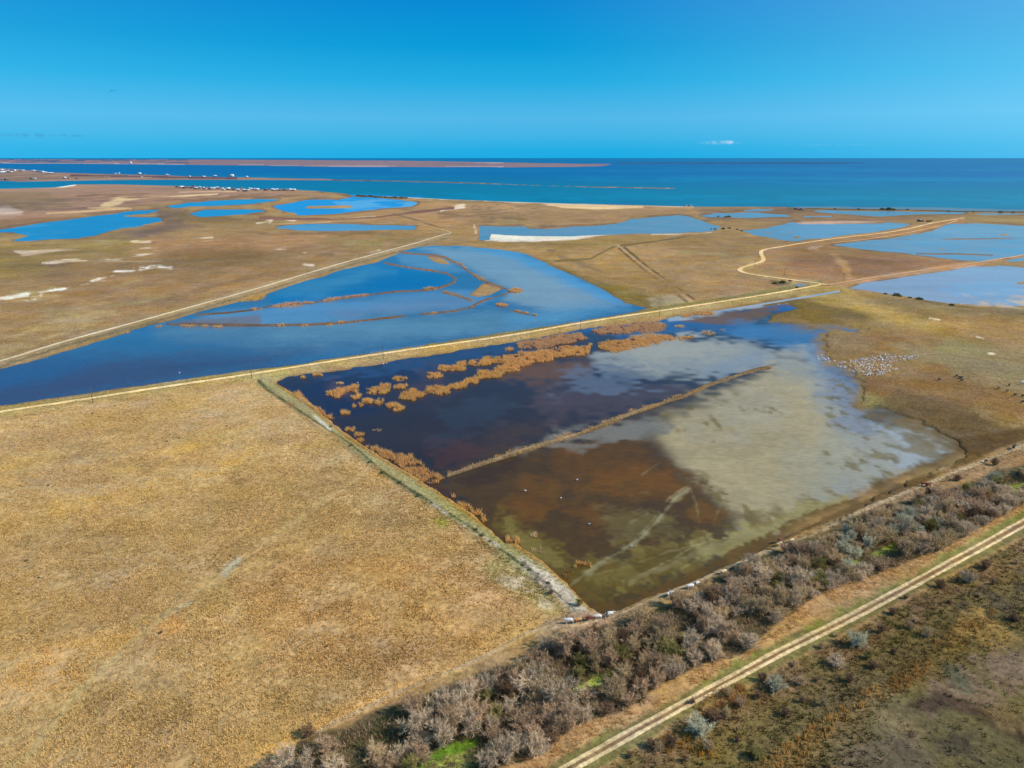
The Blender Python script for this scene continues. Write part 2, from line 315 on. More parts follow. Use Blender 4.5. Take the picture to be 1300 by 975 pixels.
Z("1085 480 1100 500 1150 524 1200 545 1240 575 1250 585 1280 560 1260 530 1190 505 1130 490 1110 470", (104,90,60), 8, 5, .95)
Z("1096 510 1150 530 1240 570 1260 560 1200 530 1130 512", (124,124,112), 6, 5, .8, 7, .05)
Z("1250 540 1300 545 1290 556 1240 560", (146,140,124), 4, 5, .6, 6, .1)
Z("1050 424 1110 421 1180 434 1200 452 1120 450 1060 456 1046 440", (128,94,46), 8, 4, .7)
Z("1046 426 1090 423 1110 440 1060 452", (126,108,80), 6, 4, .8)
Z("1100 424 1160 420 1260 436 1300 452 1240 458 1160 444", (142,108,56), 9, 5, .5)
Z("1140 440 1250 446 1400 465 1400 520 1240 500 1170 470", (138,126,92), 12, 6, .7)
Z("1200 430 1260 440 1250 456 1190 448", (128,128,84), 7, 4, .5)
Z("1100 470 1190 466 1290 500 1400 530 1400 546 1250 530 1150 520 1096 500", (128,94,44), 9, 6, .8)
Z("1060 460 1120 456 1180 455 1172 468 1130 480 1090 476", (140,116,78), 5, 3, .7)
Z("1090 500 1150 512 1140 528 1100 522", (126,118,62), 6, 3, .8)
Z("1140 500 1230 520 1300 548 1280 570 1200 560 1150 540 1110 524", (100,80,48), 6, 5, .8)
Z("1228 512 1300 530 1300 545 1240 530", (172,150,112), 5, 4, .35, 6, .0)
Z("1180 560 1260 552 1400 520 1400 545 1300 560 1228 590 1120 640 1085 652 970 700 868 748 790 780 770 784 790 776 868 742 970 694 1090 640 1160 608 1200 597 1228 578", (92,70,30), 3, 2, .9)
S("1180 405 1192 407", (220,200,170), 1); S("1240 429 1248 431", (215,190,160), .8); S("1255 450 1262 451", (222,200,180), .8)
# foreground dry meadow
fore = "-300 545 0 533 102 518 205 502 330 486 406 541 485 601 561 649 650 712 728 782 690 797 610 836 480 900 396 934 300 1000 -300 1400"
Z(fore, (180,150,96), 2, 1)
Z("-200 538 0 531 205 500 325 484 345 500 200 520 0 552 -200 565", (188,158,104), 8, 4, .8)
Z("0 548 120 528 340 506 430 570 300 590 150 610 0 640", (176,146,102), 10, 8, .6, 20, 0)
for t, c in [("0 616 60 600 120 586 180 572 240 566 330 556", (196,160,92)), ("0 650 100 630 180 615 260 600 330 560 300 608 200 640 100 655", (190,156,84)), ("120 720 180 706 220 700 190 716 140 726", (200,152,86))]:
    Z(t, c, 6, 4, .6)
for t in ["60 582 100 562 130 570 100 590", "140 595 165 586 210 586 190 600 160 604", "20 680 50 682 46 694 12 694", "190 556 250 552 240 566 200 562", "135 548 175 542 190 548 150 552", "270 596 310 590 330 600 290 612", "230 610 300 600 310 612 250 616",
          "370 700 420 690 430 706 380 712", "530 700 570 696 566 716 530 716", "330 720 350 712 380 720 340 726", "410 596 440 590 446 612 420 620", "480 640 500 640 510 656 486 656", "620 735 650 745 640 760 600 745", "330 870 400 860 420 900 350 920", "100 880 200 850 260 900 240 960 130 960"]:
    Z(t, (138,112,72), 10, 7, .4, 5, -.1)
Z("-60 690 200 670 330 620 420 650 330 760 250 800 100 790 -60 770", (172,143,92), 20, 8, .7)
Z("300 740 420 700 560 690 700 770 660 810 520 870 330 850", (178,142,86), 20, 8, .7)
Z("0 850 60 815 100 830 110 870 60 905 0 900", (190,148,76), 14, 8, .4)
Z("80 815 150 805 180 812 150 838 105 835", (194,156,84), 8, 5, .5)
Z("180 790 220 782 240 800 205 812", (196,152,88), 6, 4, .7)
Z("0 780 130 740 190 760 110 800 0 830", (168,138,88), 14, 6, .7)
S("-20 1000 40 960 100 880 160 825 200 790 230 770", (178,158,106), 4, 7, 3, .6)
S("230 770 300 718 350 680 420 632 470 600", (180,154,100), 3, 7, 3, .3)
S("60 1000 130 900 200 830", (150,130,84), 2, 4, 2, .5)
Z("290 717 302 710 308 714 296 727 284 736 282 732", (184,178,154), 3, 2.5, .75); Z("226 776 246 761 254 762 238 776", (184,176,150), 3, 2.5, .65)
S("290 728 306 716", (128,130,112), 1.5, 2, 1, .7)
Z("560 600 610 640 650 665 660 690 600 660 545 625", (176,158,92), 8, 4, .6)
Z("640 700 700 745 712 790 660 760 610 730", (158,144,84), 8, 4, .75, 10, -.4)
Z("600 712 650 728 690 760 700 776 660 762 640 744", (186,172,146), 4, 4, .6, 5, 0)
Z("560 660 570 664 566 674 548 664", (140,140,50), 4, 2, .7)
S("300 990 336 962 400 930 500 880 610 834 690 792", (192,156,96), 8, 5, 2, .8)
# west bank of the field
Z("332 482 352 488 398 519 436 553 462 568 500 594 550 622 600 658 656 694 692 718 722 746 750 778 768 784 760 790 728 784 690 746 640 708 590 672 520 628 470 592 420 552 370 516 326 490", (158,150,104), 2, 1.5, .95)
S("520 612 560 638 610 672 660 706 690 732", (144,138,84), 3, 3, 2, .8)
S(west_ditch, (82,88,56), 1.3, 1, .6, .9)
S("400 532 420 548", (190,186,168), 2); S("545 640 562 652 600 676 640 704", (186,180,160), 2, 1.5, 1, .9, 4, -.1)
Z("662 714 690 732 722 754 752 784 734 788 700 756 670 728", (184,174,158), 3, 2.5, .9)
S("664 720 690 744 722 772 736 786", (84,78,62), .8, 1, 2, .7)
S("351 490 397 521 436 555 500 597 550 625 600 661 656 698 694 722 724 750 750 780", (150,112,44), 2.0, 1.6, 1, .9)
Z("690 790 740 782 780 780 860 748 880 742 870 756 800 784 740 802 680 806", (160,134,104), 3, 2)
# strip between field and hedge
Z("768 784 868 748 970 702 1090 650 1228 594 1300 562 1400 525 1400 552 1300 580 1200 618 1110 650 1030 690 960 714 860 762 780 794", (140,122,88), 3, 2)
Z("1040 676 1120 642 1230 596 1300 564 1400 526 1400 590 1300 600 1170 636 1080 680", (142,112,74), 5, 4, .8)
S(path_cows, (176,156,122), 1.8, 1.2, .6, .85)
# hedge floor
hedge = parse("330 990 381 944 430 928 472 908 548 882 599 862 650 841 680 826 703 806 767 798 818 780 868 757 960 714 1012 690 1064 669 1117 650 1195 624 1287 594 1400 555 1400 610 1300 640 1274 656 1195 698 1117 730 1038 756 970 808 939 836 894 846 843 869 792 907 724 925 691 958 600 990")
Z(hedge, (96,82,56), 4, 3)
Z(hedge, (70,74,44), 2, 3, .6, 9, .1)
Z("540 964 560 952 590 946 604 942 606 950 596 960 575 972 545 990 530 985", (98,132,36), 3, 2)
Z("530 985 556 968 600 956 622 950 620 962 580 985", (160,160,80), 3, 2, .7)
for t in ["720 880 745 868 775 856 760 872 735 888", "1118 696 1136 692 1138 702 1118 704", "1100 706 1120 700 1124 710 1104 712", "1076 714 1090 712 1090 720 1074 722", "1274 620 1310 614 1320 626 1280 632", "1232 642 1250 640 1252 650 1236 652", "960 762 974 760 976 774 962 776", "1266 622 1280 620 1282 632 1266 634"]:
    Z(t, (138,150,56), 3, 2, .9)
# tan reed strip, verge, road surroundings
strip = parse("600 1000 691 958 724 926 792 909 843 871 894 848 939 836 975 808 1038 757 1117 731 1195 699 1274 657 1400 590 1400 600 1300 648 1195 707 1117 746 1038 778 975 820 894 868 800 920 724 960 660 1000")
Z(strip, (170,138,92), 4, 3)
Z("650 1010 724 958 800 922 894 870 975 824 1080 774 1195 715 1300 650 1400 595 1400 660 1300 682 1180 745 1090 796 975 856 860 920 760 980 740 1000", (116,108,60), 3, 2)
Z("680 985 780 924 894 860 990 812 1080 768 1180 716 1300 650 1300 660 1180 728 1050 800 960 838 860 894 770 948 720 985", (112,122,50), 4, 3, .7, 8, -.1)
Z(band(parse("724 983 960 846 1092 780 1300 666 1400 610"), 9, 8), (126,118,70), 3, 1.5)
S("729 975 960 846.5 1092 780 1300 666 1400 611", (158,132,94), 4.6, 2.5, .8)
S("729 975 960 846.5 1092 780 1300 666 1400 611", (132,106,72), 1.6, 1.5, .6)
# scrub south of the dirt track
scrub = parse("760 985 860 925 975 862 1090 800 1180 750 1300 685 1420 620 1420 1100 740 1100")
Z(scrub, (112,98,58), 4, 3)
Z("780 985 900 905 1000 850 1100 796 1300 688 1400 640 1400 680 1300 716 1180 780 1060 850 960 905 860 985", (124,100,70), 6, 5, .8, 8, -.2)
Z("900 985 1000 900 1100 850 1200 790 1300 740 1400 700 1400 760 1300 780 1200 830 1120 900 1000 985", (102,90,56), 10, 6, .85)
Z("1200 760 1260 740 1400 700 1400 750 1300 770 1230 800", (78,72,62), 6, 4, .6, 6, 0)
Z("1220 780 1280 760 1400 740 1400 800 1260 830 1200 830", (150,120,60), 7, 5, .7, 8, -.2)
Z("960 975 1010 940 1080 895 1130 870 1170 846 1220 820 1200 860 1120 900 1060 945 1020 985", (124,104,58), 6, 5, .6)
Z("1110 985 1100 900 1200 860 1400 780 1400 1100 1100 1100", (100,92,58), 8, 5, .85)
Z("1170 900 1180 870 1230 830 1290 824 1320 860 1260 900 1240 910 1200 905", (128,108,90), 8, 8, .8, 8, -.25)
Z("1150 900 1200 905 1260 925 1300 950 1400 980 1400 960 1300 925 1240 895 1190 880", (64,50,38), 6, 5, .85)
Z("1110 905 1140 912 1175 930 1170 950 1120 930", (128,112,74), 7, 5, .7)
Z("1180 940 1240 930 1230 960 1190 960", (66,58,50), 8, 5, .7)
Z("1240 900 1330 900 1330 940 1270 925", (118,100,66), 8, 5, .7)
Z("1190 840 1215 850 1240 880 1230 890 1200 870", (88,92,78), 5, 4, .7)
Z("1060 960 1160 930 1200 985 1060 1000", (98,84,64), 10, 5, .8)

WATER = []     # colour of the water itself: silt, weed and mud seen through it
def WA(col, poly):
    y = np.mean([p[1] for p in poly]); f = 1+2.3*float(ss(np.array(y), 400, 290)); r = np.array((.012, .023, .046))*f
    if y < 262: r = 0
    return np.maximum(lin(col)-r, lin(col)*.12+.001)/K
def WZ(s, col, soft=4, rag=2.0, k=1.0, rough=None, patch=None, thr=0.0): s = parse(s) if isinstance(s, str) else s; WATER.append(('p', s, WA(col, s), soft*1.1, rag*1.9, k, rough, patch, thr))
def WS(s, col, wpx, soft=1.5, rag=.5, k=1.0, rough=None): WATER.append(('l', parse(s), A(*col), wpx, soft, rag, k, rough, None, 0))
WBASE = A(20,70,140)
WZ("-100 200 1500 200 1500 270 -100 250", (0,110,140), 3, 1)
WZ("-100 200 1500 200 1500 238 -100 225", (0,90,148), 12, 1)
for t_ in ["-100 242 1400 252 1400 256 -100 247", "300 222 1400 226 1400 230 300 226", "500 216 1400 214 1400 216.5 500 218"]: WZ(t_, (0,128,164), 3, 2, .5)
for t_ in ["-100 216 1400 218 1400 223 -100 222", "600 206 1400 206 1400 210 600 210"]: WZ(t_, (0,84,150), 3, 2, .5)
WZ("-60 260 215 262 215 310 -60 310", (50,134,196), 3, 1); WZ(far_lake, (90,156,208), 1.5, 2.5, .6, None, 90, .1)
WZ("205 250 345 250 345 278 205 278", (60,145,206), 3, 1); WZ("345 248 535 248 535 275 345 275", (30,130,204), 3, 1)
WZ("430 254 530 256 520 262 440 262", (120,176,214), 3, 3, .6, None, 60, -.1)
WZ("345 283 530 283 530 294 345 294", (104,154,200), 3, 1)
WZ("605 270 1060 262 1400 268 1400 345 1080 320 940 310 880 296 605 308", (118,148,176), 1, .5)
WZ(pond_f, (128,150,174), 5, 5, .8, None, 45, 0)
WZ(pond_i, (126,150,176), 3, 4, .9); WZ(pond_i, (96,152,196), 3, 3, .45, None, 40, .0)
WZ("1060 262 1400 268 1400 276 1060 276", (110,140,165), 1, .5); WZ("1070 335 1400 335 1400 396 1070 396", (142,154,178), 2, .5)
WZ("960 286 1160 284 1060 300 1010 306", (122,154,188), 2, 2, .8)
WZ("1180 290 1300 288 1300 300 1160 302", (132,158,184), 4, 3, .7)
WZ("1200 340 1400 340 1400 362 1240 362", (140,162,192), 4, 3, .6); WZ("1160 360 1300 366 1300 384 1220 380", (110,158,200), 5, 4, .4)
WZ("1210 378 1400 380 1400 396 1200 392", (190,176,160), 3, 3, .8, .6, 12, -.1)
WZ("1150 306 1400 306 1400 326 1250 330", (100,156,196), 4, 4, .45, None, 30, .0)
def LZ(st, col, soft=4, rag=2.0, k=1.0, rough=None, patch=None, thr=0.0): WZ(st, col, soft*1.6, rag*.35, k, rough, patch, thr)
# the big lake
LZ(lake, (66,116,158), 30, 1)
LZ("-60 440 210 405 500 320 540 300 700 320 840 390 650 425 330 470 -60 530", (58,104,146), 3, 1)
LZ("-60 475 60 462 150 452 250 446 330 446 400 440 330 470 128 498 -60 530", (62,76,106), 12, 8, .95)
LZ("-60 490 80 474 200 466 250 470 128 498 -60 530", (64,72,102), 12, 10, .8)
LZ("0 470 60 462 120 456 90 470 40 486 0 492", (52,86,132), 8, 6, .8)
LZ("200 412 600 395 700 400 650 421 450 440 330 440 200 430", (84,120,148), 10, 5, .95)
LZ("330 415 600 398 740 402 660 418 480 426 360 430", (94,134,160), 8, 5, .9)
LZ("345 375 420 348 480 334 560 346 576 354 550 366 500 370 410 380 345 388", (44,108,166), 4, 2)
LZ("350 372 420 350 470 340 500 346 450 362 400 376", (76,132,172), 5, 5, .8)
LZ("280 395 500 374 600 372 640 378 590 392 450 405 330 412 250 408", (92,138,178), 4, 3, .9)
LZ("420 396 590 376 600 384 560 396 440 404", (112,122,146), 5, 4, .5)
LZ("530 312 650 318 700 338 780 378 800 388 700 396 640 380 650 368 600 345 560 325", (126,152,172), 4, 3)
LZ("650 345 700 350 750 380 720 392 660 388 640 380", (132,156,172), 8, 4, .8)
LZ("600 315 650 317 705 340 770 370 800 388 775 385 735 368 690 346 650 328", (84,150,205), 4, 2.5, .8)
LZ("650 395 760 388 800 390 740 404 660 418 640 408", (86,138,176), 7, 5, .8)
LZ("500 322 540 320 570 330 590 345 545 342 510 336", (104,146,184), 3, 2, .8)
LZ("470 350 520 352 560 358 520 366 460 362", (36,100,160), 5, 5, .6)
LZ("220 408 330 400 330 414 216 414", (112,106,114), 2, 2, .7, .5)
WS("470 448 560 436 650 422 700 414", (120,150,176), 1.2, 2, .6, .4)
# the flooded field
WZ("340 480 650 434 860 403 960 390 1105 405 1105 425 1050 470 1240 570 1100 650 770 790 740 780 340 500", (56,58,68), 3, 1)
WZ("560 600 640 575 760 545 860 500 960 470 1100 500 1260 560 1260 610 970 710 780 800 740 800", (80,74,56), 14, 5)
WZ("351 486 500 458 650 436 650 445 520 490 480 530 440 540 390 515", (48,56,80), 10, 5)
WZ("360 484 500 459 650 435 740 417 770 424 650 444 560 464 480 474 400 486", (54,76,112), 6, 4, .85)
WZ("405 486 425 480 440 490 452 506 430 508", (86,74,84), 6, 4, .8); WZ("520 482 560 474 596 500 560 518 520 506", (80,70,84), 10, 6, .7)
WZ("500 500 640 470 760 476 830 500 700 548 600 590 540 585 470 545", (58,58,66), 16, 8, .85)
WZ("560 520 620 500 650 520 600 560 550 570", (60,68,82), 10, 8, .6)
WZ("650 462 710 455 752 462 745 478 690 486 636 478", (104,82,72), 12, 4, .8, .45)
WZ("590 556 640 540 690 545 680 562 620 580 590 590", (72,64,62), 11, 5, .7)
WZ("540 575 580 560 610 565 590 590 560 600", (78,62,58), 8, 6, .7)
WZ("700 488 820 482 890 484 850 508 790 526 700 530 680 510", (78,70,76), 9, 5, .85)
WZ("745 406 860 402 900 404 960 408 960 420 920 424 880 420 790 428 750 420", (54,90,140), 5, 3, .9)
WZ("870 404 900 396 960 388 1030 382 1040 392 980 400 960 410 905 414", (108,88,74), 4, 4, .85, .5)
WZ("755 452 790 438 850 430 960 430 990 452 975 466 940 474 895 486 815 483 765 470", (136,146,152), 7, 4, .95, .4)
WZ("800 444 880 434 950 444 900 462 820 470", (150,154,150), 9, 6, .7, .4)
WZ("870 468 960 452 985 456 960 468 900 484", (122,138,156), 6, 4, .8)
WZ("728 478 800 466 842 484 780 498 715 498", (92,104,126), 8, 7, .8)
WZ("925 414 975 406 1040 409 1108 414 1108 422 1060 424 1046 440 1054 462 1020 452 985 440 950 432 920 424", (66,110,158), 6, 3, .95)
WZ("1020 440 1048 440 1060 462 1100 490 1096 520 1050 505 1020 470", (104,134,164), 8, 5, .9)
WZ("985 446 1020 444 1040 470 1080 500 1096 540 1140 540 1215 566 1150 612 1040 664 970 696 900 706 980 600 960 520 975 476", (144,148,146), 12, 4, .97, .4)
WZ("975 472 1020 486 1050 530 1040 610 1010 670 955 694 930 660 905 636 868 612 838 568 818 562 850 530 900 505 940 484", (154,147,125), 16, 4, .97, .6)
WZ("900 500 960 480 1000 500 1000 540 940 560 880 540", (150,148,136), 16, 8, .7, .5)
WZ("1000 560 1060 560 1100 590 1060 640 1000 640", (146,146,132), 14, 8, .7, .5)
WZ("1060 466 1092 488 1100 530 1130 536 1110 556 1060 530 1040 500", (116,126,146), 8, 6, .8)
WZ("1120 545 1200 556 1215 572 1180 596 1140 590", (146,158,170), 8, 6, .8, .35)
for t, pt, th in [("1040 470 1100 490 1150 540 1230 570 1120 640 1050 600 1040 520", 5, .22), ("1060 470 1110 500 1110 540 1060 520", 3, .1), ("1000 640 1090 600 1120 630 1030 690 980 690", 5, .15), ("900 610 960 640 990 680 930 700 900 670", 5, .12), ("860 500 980 480 1000 520 900 560 830 550", 6, .38), ("1090 560 1240 556 1240 590 1120 640", 7, .12)]:
    WZ(t, (100,94,72), 8, 4, .7, .7, pt, th)
WZ("565 606 640 575 700 564 800 544 830 552 862 596 905 630 930 660 900 690 830 706 700 716 640 690 590 650", (76,67,50), 11, 4, 1, .5)
WZ("690 575 760 558 806 556 850 600 884 622 862 648 800 640 740 620 690 604", (90,72,46), 12, 6, .85, .6)
for t in ["700 566 730 570 720 590 690 585", "740 600 790 590 800 625 750 625", "800 580 850 600 870 625 820 620", "655 610 700 600 710 640 670 650", "640 640 690 650 660 670", "720 640 760 640 770 670 730 660"]:
    WZ(t, (106,78,42), 11, 6, .45, .7)
WZ("860 640 922 642 920 668 880 674 860 660", (104,80,46), 6, 5, .7, .6)
WZ("770 650 830 640 870 655 830 680 780 690", (98,94,80), 10, 6, .8, .6)
WZ("660 568 720 550 820 538 850 540 830 556 780 553 700 566", (110,112,112), 6, 5, .75, .4)
WZ("690 560 760 545 830 540 800 556 740 562", (116,118,118), 5, 4, .6, .4)
WZ("572 606 620 588 655 584 650 600 600 622", (58,56,62), 5, 5, .6)
WZ("630 655 660 668 700 696 740 712 840 700 880 716 800 762 770 778 740 760 690 712 640 690", (92,84,58), 9, 7, .95, .6)
WZ("730 720 800 694 900 672 985 655 1000 676 900 720 830 750 770 765 735 750", (96,88,62), 10, 7, .7, .6)
WZ("740 735 800 730 850 725 800 755 770 764", (96,86,54), 6, 6, .7, .6)
WZ("790 650 850 640 900 670 860 690 800 690", (96,90,72), 9, 6, .7)
WZ("880 690 930 664 990 650 1080 625 1085 642 990 686 940 710 890 716", (136,132,98), 6, 6, .85, .6)
WZ("644 660 660 682 700 702 720 716 700 716 655 700", (112,106,76), 4, 4, .8)
for t, pt, th in [("730 715 900 665 1000 650 990 690 780 765", 4, .05), ("860 640 1000 640 990 690 880 700", 4, .08), ("650 600 900 600 900 700 700 710", 6, .2)]:
    WZ(t, (128,120,84) if '730' in t else (84,74,52), 7, 4, .38, .6, pt, th)
WS("872 622 850 642 836 660 806 690 780 704 745 728", (134,130,98), 3.2, 5, 2, .55, .6); WS("1000 664 940 680 880 704 800 738", (132,126,94), 4, 6, 2.5, .4, .6)
for s_, k_ in [("872 622 858 632 845 645 836 660 818 678 802 690", .75), ("802 690 780 703 760 715 735 735 722 745", .5), ("868 620 850 632 838 646 826 664 806 684", .6), ("876 620 884 640 888 665 898 680 905 690", .4), ("902 690 895 705 880 714 850 730", .4), ("852 640 858 655 866 675 870 690", .35), ("905 684 880 694 860 706 830 722 790 738", .6), ("905 690 902 708 886 722 862 736", .45),
               ("915 640 905 668", .3), ("792 692 788 716 792 745", .25), ("816 602 836 588", .35), ("848 642 822 652 800 664", .35), ("838 652 856 690 874 716", .25), ("900 688 850 700 800 718 760 728", .4)]:
    WS(s_, (150,144,110), 1.0, 2.4, 1.2, k_*.6, .6)
WZ("690 716 740 760 765 782 750 786 715 745 685 718", (96,76,42), 3, 2, .9, .6)
WZ("340 486 372 500 436 552 500 594 548 621 600 657 655 693 640 690 599 650 548 612 500 586 440 544 395 510 352 484", (72,60,48), 3, 2, .7)
WZ("749 780 790 778 870 745 970 698 1085 648 1160 610 1240 580 1240 562 1150 598 1080 634 960 684 860 732 780 764 752 762", (88,74,46), 3.5, 3, .9, .7)
WZ("1160 530 1240 570 1250 600 1180 590 1140 560", (104,92,66), 7, 6, .7, .6, 9, -.1)
WZ("1044 425 1056 425 1052 440 1062 458 1100 482 1104 520 1090 520 1082 490 1050 470 1040 440", (80,104,136), 3, 3, .5)
WZ("846 400 1070 366 1070 373 850 407", (150,164,178), 2, 1); WZ("1000 358 1030 358 1030 366 1000 366", (130,132,140), 2, 1)

def composite(P, items, base, water=False):
    n = P.X.shape[0]; col = np.tile(base, (n, 1)).astype(float); rough = np.full(n, .22)
    for it in items:
        if it[0] == 'p':
            if water: _, poly, c, soft, rag, k, rg, patch, thr = it
            else: _, poly, c, soft, rag, k, patch, thr = it; rg = None
            m = bb(P.px, P.py, poly, soft+rag*1.5+1)
            if not m.any(): continue
            px, py = P.px[m], P.py[m]; d = sdpoly(px, py, poly)+rag*P.edge[m]
            a = ss(d, -soft, soft)*k
        else:
            if water: _, poly, c, wpx, soft, rag, k, rg, patch, thr = it
            else: _, poly, c, wpx, soft, rag, k, patch, thr = it; rg = None
            m = bb(P.px, P.py, poly, soft+wpx+rag*2+1)
            if not m.any(): continue
            px, py = P.px[m], P.py[m]; d = wpx-sdline(px, py, poly)+rag*P.edge[m]
            a = ss(d, -soft*.5, soft*.5)*k
        if patch:
            a = a*ss(fbm(P.X[m]/patch, P.Y[m]/patch/1.6, 91, 3), thr-.12, thr+.25)
        col[m] = col[m]*(1-a[:, None])+c*a[:, None]
        if rg is not None: rough[m] = rough[m]*(1-a)+rg*a
    return (col, rough) if water else col

def water_sd(P):
    """>0 where water stands, in local pixel units; also which pond"""
    w = np.full(P.X.shape[0], -30.0); idx = np.full(P.X.shape[0], -1)
    rg = P.edge
    for i, poly in enumerate(PONDS):
        m = bb(P.px, P.py, poly, 12)
        if not m.any(): continue
        amp = {16: .9}.get(i, .7 if i not in (18, 19) else .2)
        if i == 17: amp = 1.3+3.2*ss(P.px[m], 1010, 1060)*ss(P.py[m], 400, 430)
        d = sdpoly(P.px[m], P.py[m], poly)+amp*rg[m]
        if i == 17: d = d*1.0
        up = d > w[m]; ii = np.where(m)[0][up]; w[ii] = d[up]; idx[ii] = i
    for pts, hw, hh in DYKES:
        m = bb(P.px, P.py, pts, hw+6)
        d = hw+.5*rg[m]-sdline(P.px[m], P.py[m], pts); w[m] = np.minimum(w[m], -d)
    for poly in ISLES:
        m = bb(P.px, P.py, poly, 5)
        d = sdpoly(P.px[m], P.py[m], poly)+.6*rg[m]; w[m] = np.minimum(w[m], -d)
    return w, idx
cxs = np.array([p[0] for p in coast]); cys = np.array([p[1] for p in coast])
def sea_sd(P):
    d = np.clip(np.interp(P.px, cxs, cys)-P.py+.35*P.edge, -30, 30)
    for poly in (spit, far_land, far_bar):
        m = bb(P.px, P.py, poly, 3)
        d[m] = np.minimum(d[m], -(sdpoly(P.px[m], P.py[m], poly)+.25*P.edge[m]))
    return d
def world_line(pts): return [Gp(x, y) for x, y in pts]
LEVEES = [(world_line(road_main), 3.5, 9, 1.3), (world_line(road_lake), 3.0, 8, .8), (world_line(levee_west), 3.0, 8, 1.0), (world_line(road_east), 3, 8, .8)] + \
         [(world_line(p), .6, 3.2 if i != 4 else 3.6, hh) for i, (p, hw, hh) in enumerate(DYKES)]
def height(P, w=None, sea=None):
    if w is None: w, _ = water_sd(P)
    if sea is None: sea = sea_sd(P)
    h = np.clip(-w*.22, -.8, .5)
    hs = np.clip(-sea*.5, -3.0, .5)
    h = np.where(sea > -3, np.minimum(h, hs), h)
    # gentle relief of the far shores
    m = (P.py < 232) & (sea < 0); h[m] += np.clip(-sea[m], 0, 3)*1.5
    land = np.clip(-w*.4, 0, 1)*np.clip(-sea, 0, 1)
    h += land*(.18*fbm(P.X/23, P.Y/23, 3, 3)+.12)*ss(P.py, 300, 420)
    for pts, flat, wid, hh in LEVEES:
        m = bb(P.X, P.Y, pts, wid+2)
        if m.any():
            d = sdline(P.X[m], P.Y[m], pts); h[m] = np.maximum(h[m], (hh+.25)*(1-ss(d, flat, wid))-.02)*np.clip(-w[m]*.5+.2, 0, 1) + np.minimum(h[m], 0)*(w[m] > 0) if False else np.where(w[m] < 0, np.maximum(h[m], (hh+.25)*(1-ss(d, flat, wid))*np.clip(-w[m]*.6, 0, 1)), h[m])
    return h

# ------------------------------------------------------------------ mesh helpers
def mk(name, V, Fc, mat, attrs=None, parent=None, smooth=False, link=True):
    V = np.asarray(V, np.float32); Fc = np.asarray(Fc, np.int32); k = Fc.shape[1]; n = Fc.shape[0]
    me = bpy.data.meshes.new(name); me.vertices.add(len(V)); me.vertices.foreach_set('co', V.ravel())
    me.loops.add(n*k); me.loops.foreach_set('vertex_index', Fc.ravel()); me.polygons.add(n)
    me.polygons.foreach_set('loop_start', np.arange(0, n*k, k, dtype=np.int32)); me.polygons.foreach_set('loop_total', np.full(n, k, np.int32))
    if smooth: me.polygons.foreach_set('use_smooth', np.ones(n, bool))
    me.update(calc_edges=True)
    for an, (ty, data) in (attrs or {}).items():
        a = me.attributes.new(an, ty, 'POINT')
        if ty == 'FLOAT_COLOR': 
            d = np.ones((len(V), 4), np.float32); d[:, :3] = data; a.data.foreach_set('color', d.ravel())
        else: a.data.foreach_set('value', np.asarray(data, np.float32).ravel())
    if mat: me.materials.append(mat)
    if not link: return me
    o = bpy.data.objects.new(name, me); COL.objects.link(o)
    if parent: o.parent = parent
    return o
def tag(o, label=None, cat=None, group=None, kind=None):
    if label: o['label'] = label
    if cat: o['category'] = cat
    if group: o['group'] = group
    if kind: o['kind'] = kind
    return o

# ------------------------------------------------------------------ materials
def newmat(name):
    m = bpy.data.materials.new(name); m.use_nodes = True; t = m.node_tree; b = t.nodes['Principled BSDF']
    return m, t.nodes, t.links, b
def noise_node(N_, L_, vec, scale, detail=3, rough=.6, stretch=None):
    if stretch:
        mp = N_.new('ShaderNodeMapping'); mp.inputs['Scale'].default_value = stretch; L_.new(vec, mp.inputs[0]); vec = mp.outputs[0]
    n = N_.new('ShaderNodeTexNoise'); n.inputs['Scale'].default_value = scale; n.inputs['Detail'].default_value = detail; n.inputs['Roughness'].default_value = rough
    L_.new(vec, n.inputs['Vector']); return n.outputs[0]
def mrange(N_, L_, v, a, b, c, d):
    m = N_.new('ShaderNodeMapRange'); L_.new(v, m.inputs[0])
    for i, x in enumerate((a, b, c, d)): m.inputs[i+1].default_value = x
    return m.outputs[0]
def mul(N_, L_, a, b):
    m = N_.new('ShaderNodeMath'); m.operation = 'MULTIPLY'; L_.new(a, m.inputs[0]); L_.new(b, m.inputs[1]); return m.outputs[0]
def scale_col(N_, L_, col, f):
    m = N_.new('ShaderNodeVectorMath'); m.operation = 'SCALE'; L_.new(col, m.inputs[0]); L_.new(f, m.inputs['Scale']); return m.outputs[0]
def attr(N_, name):
    a = N_.new('ShaderNodeAttribute'); a.attribute_name = name; return a

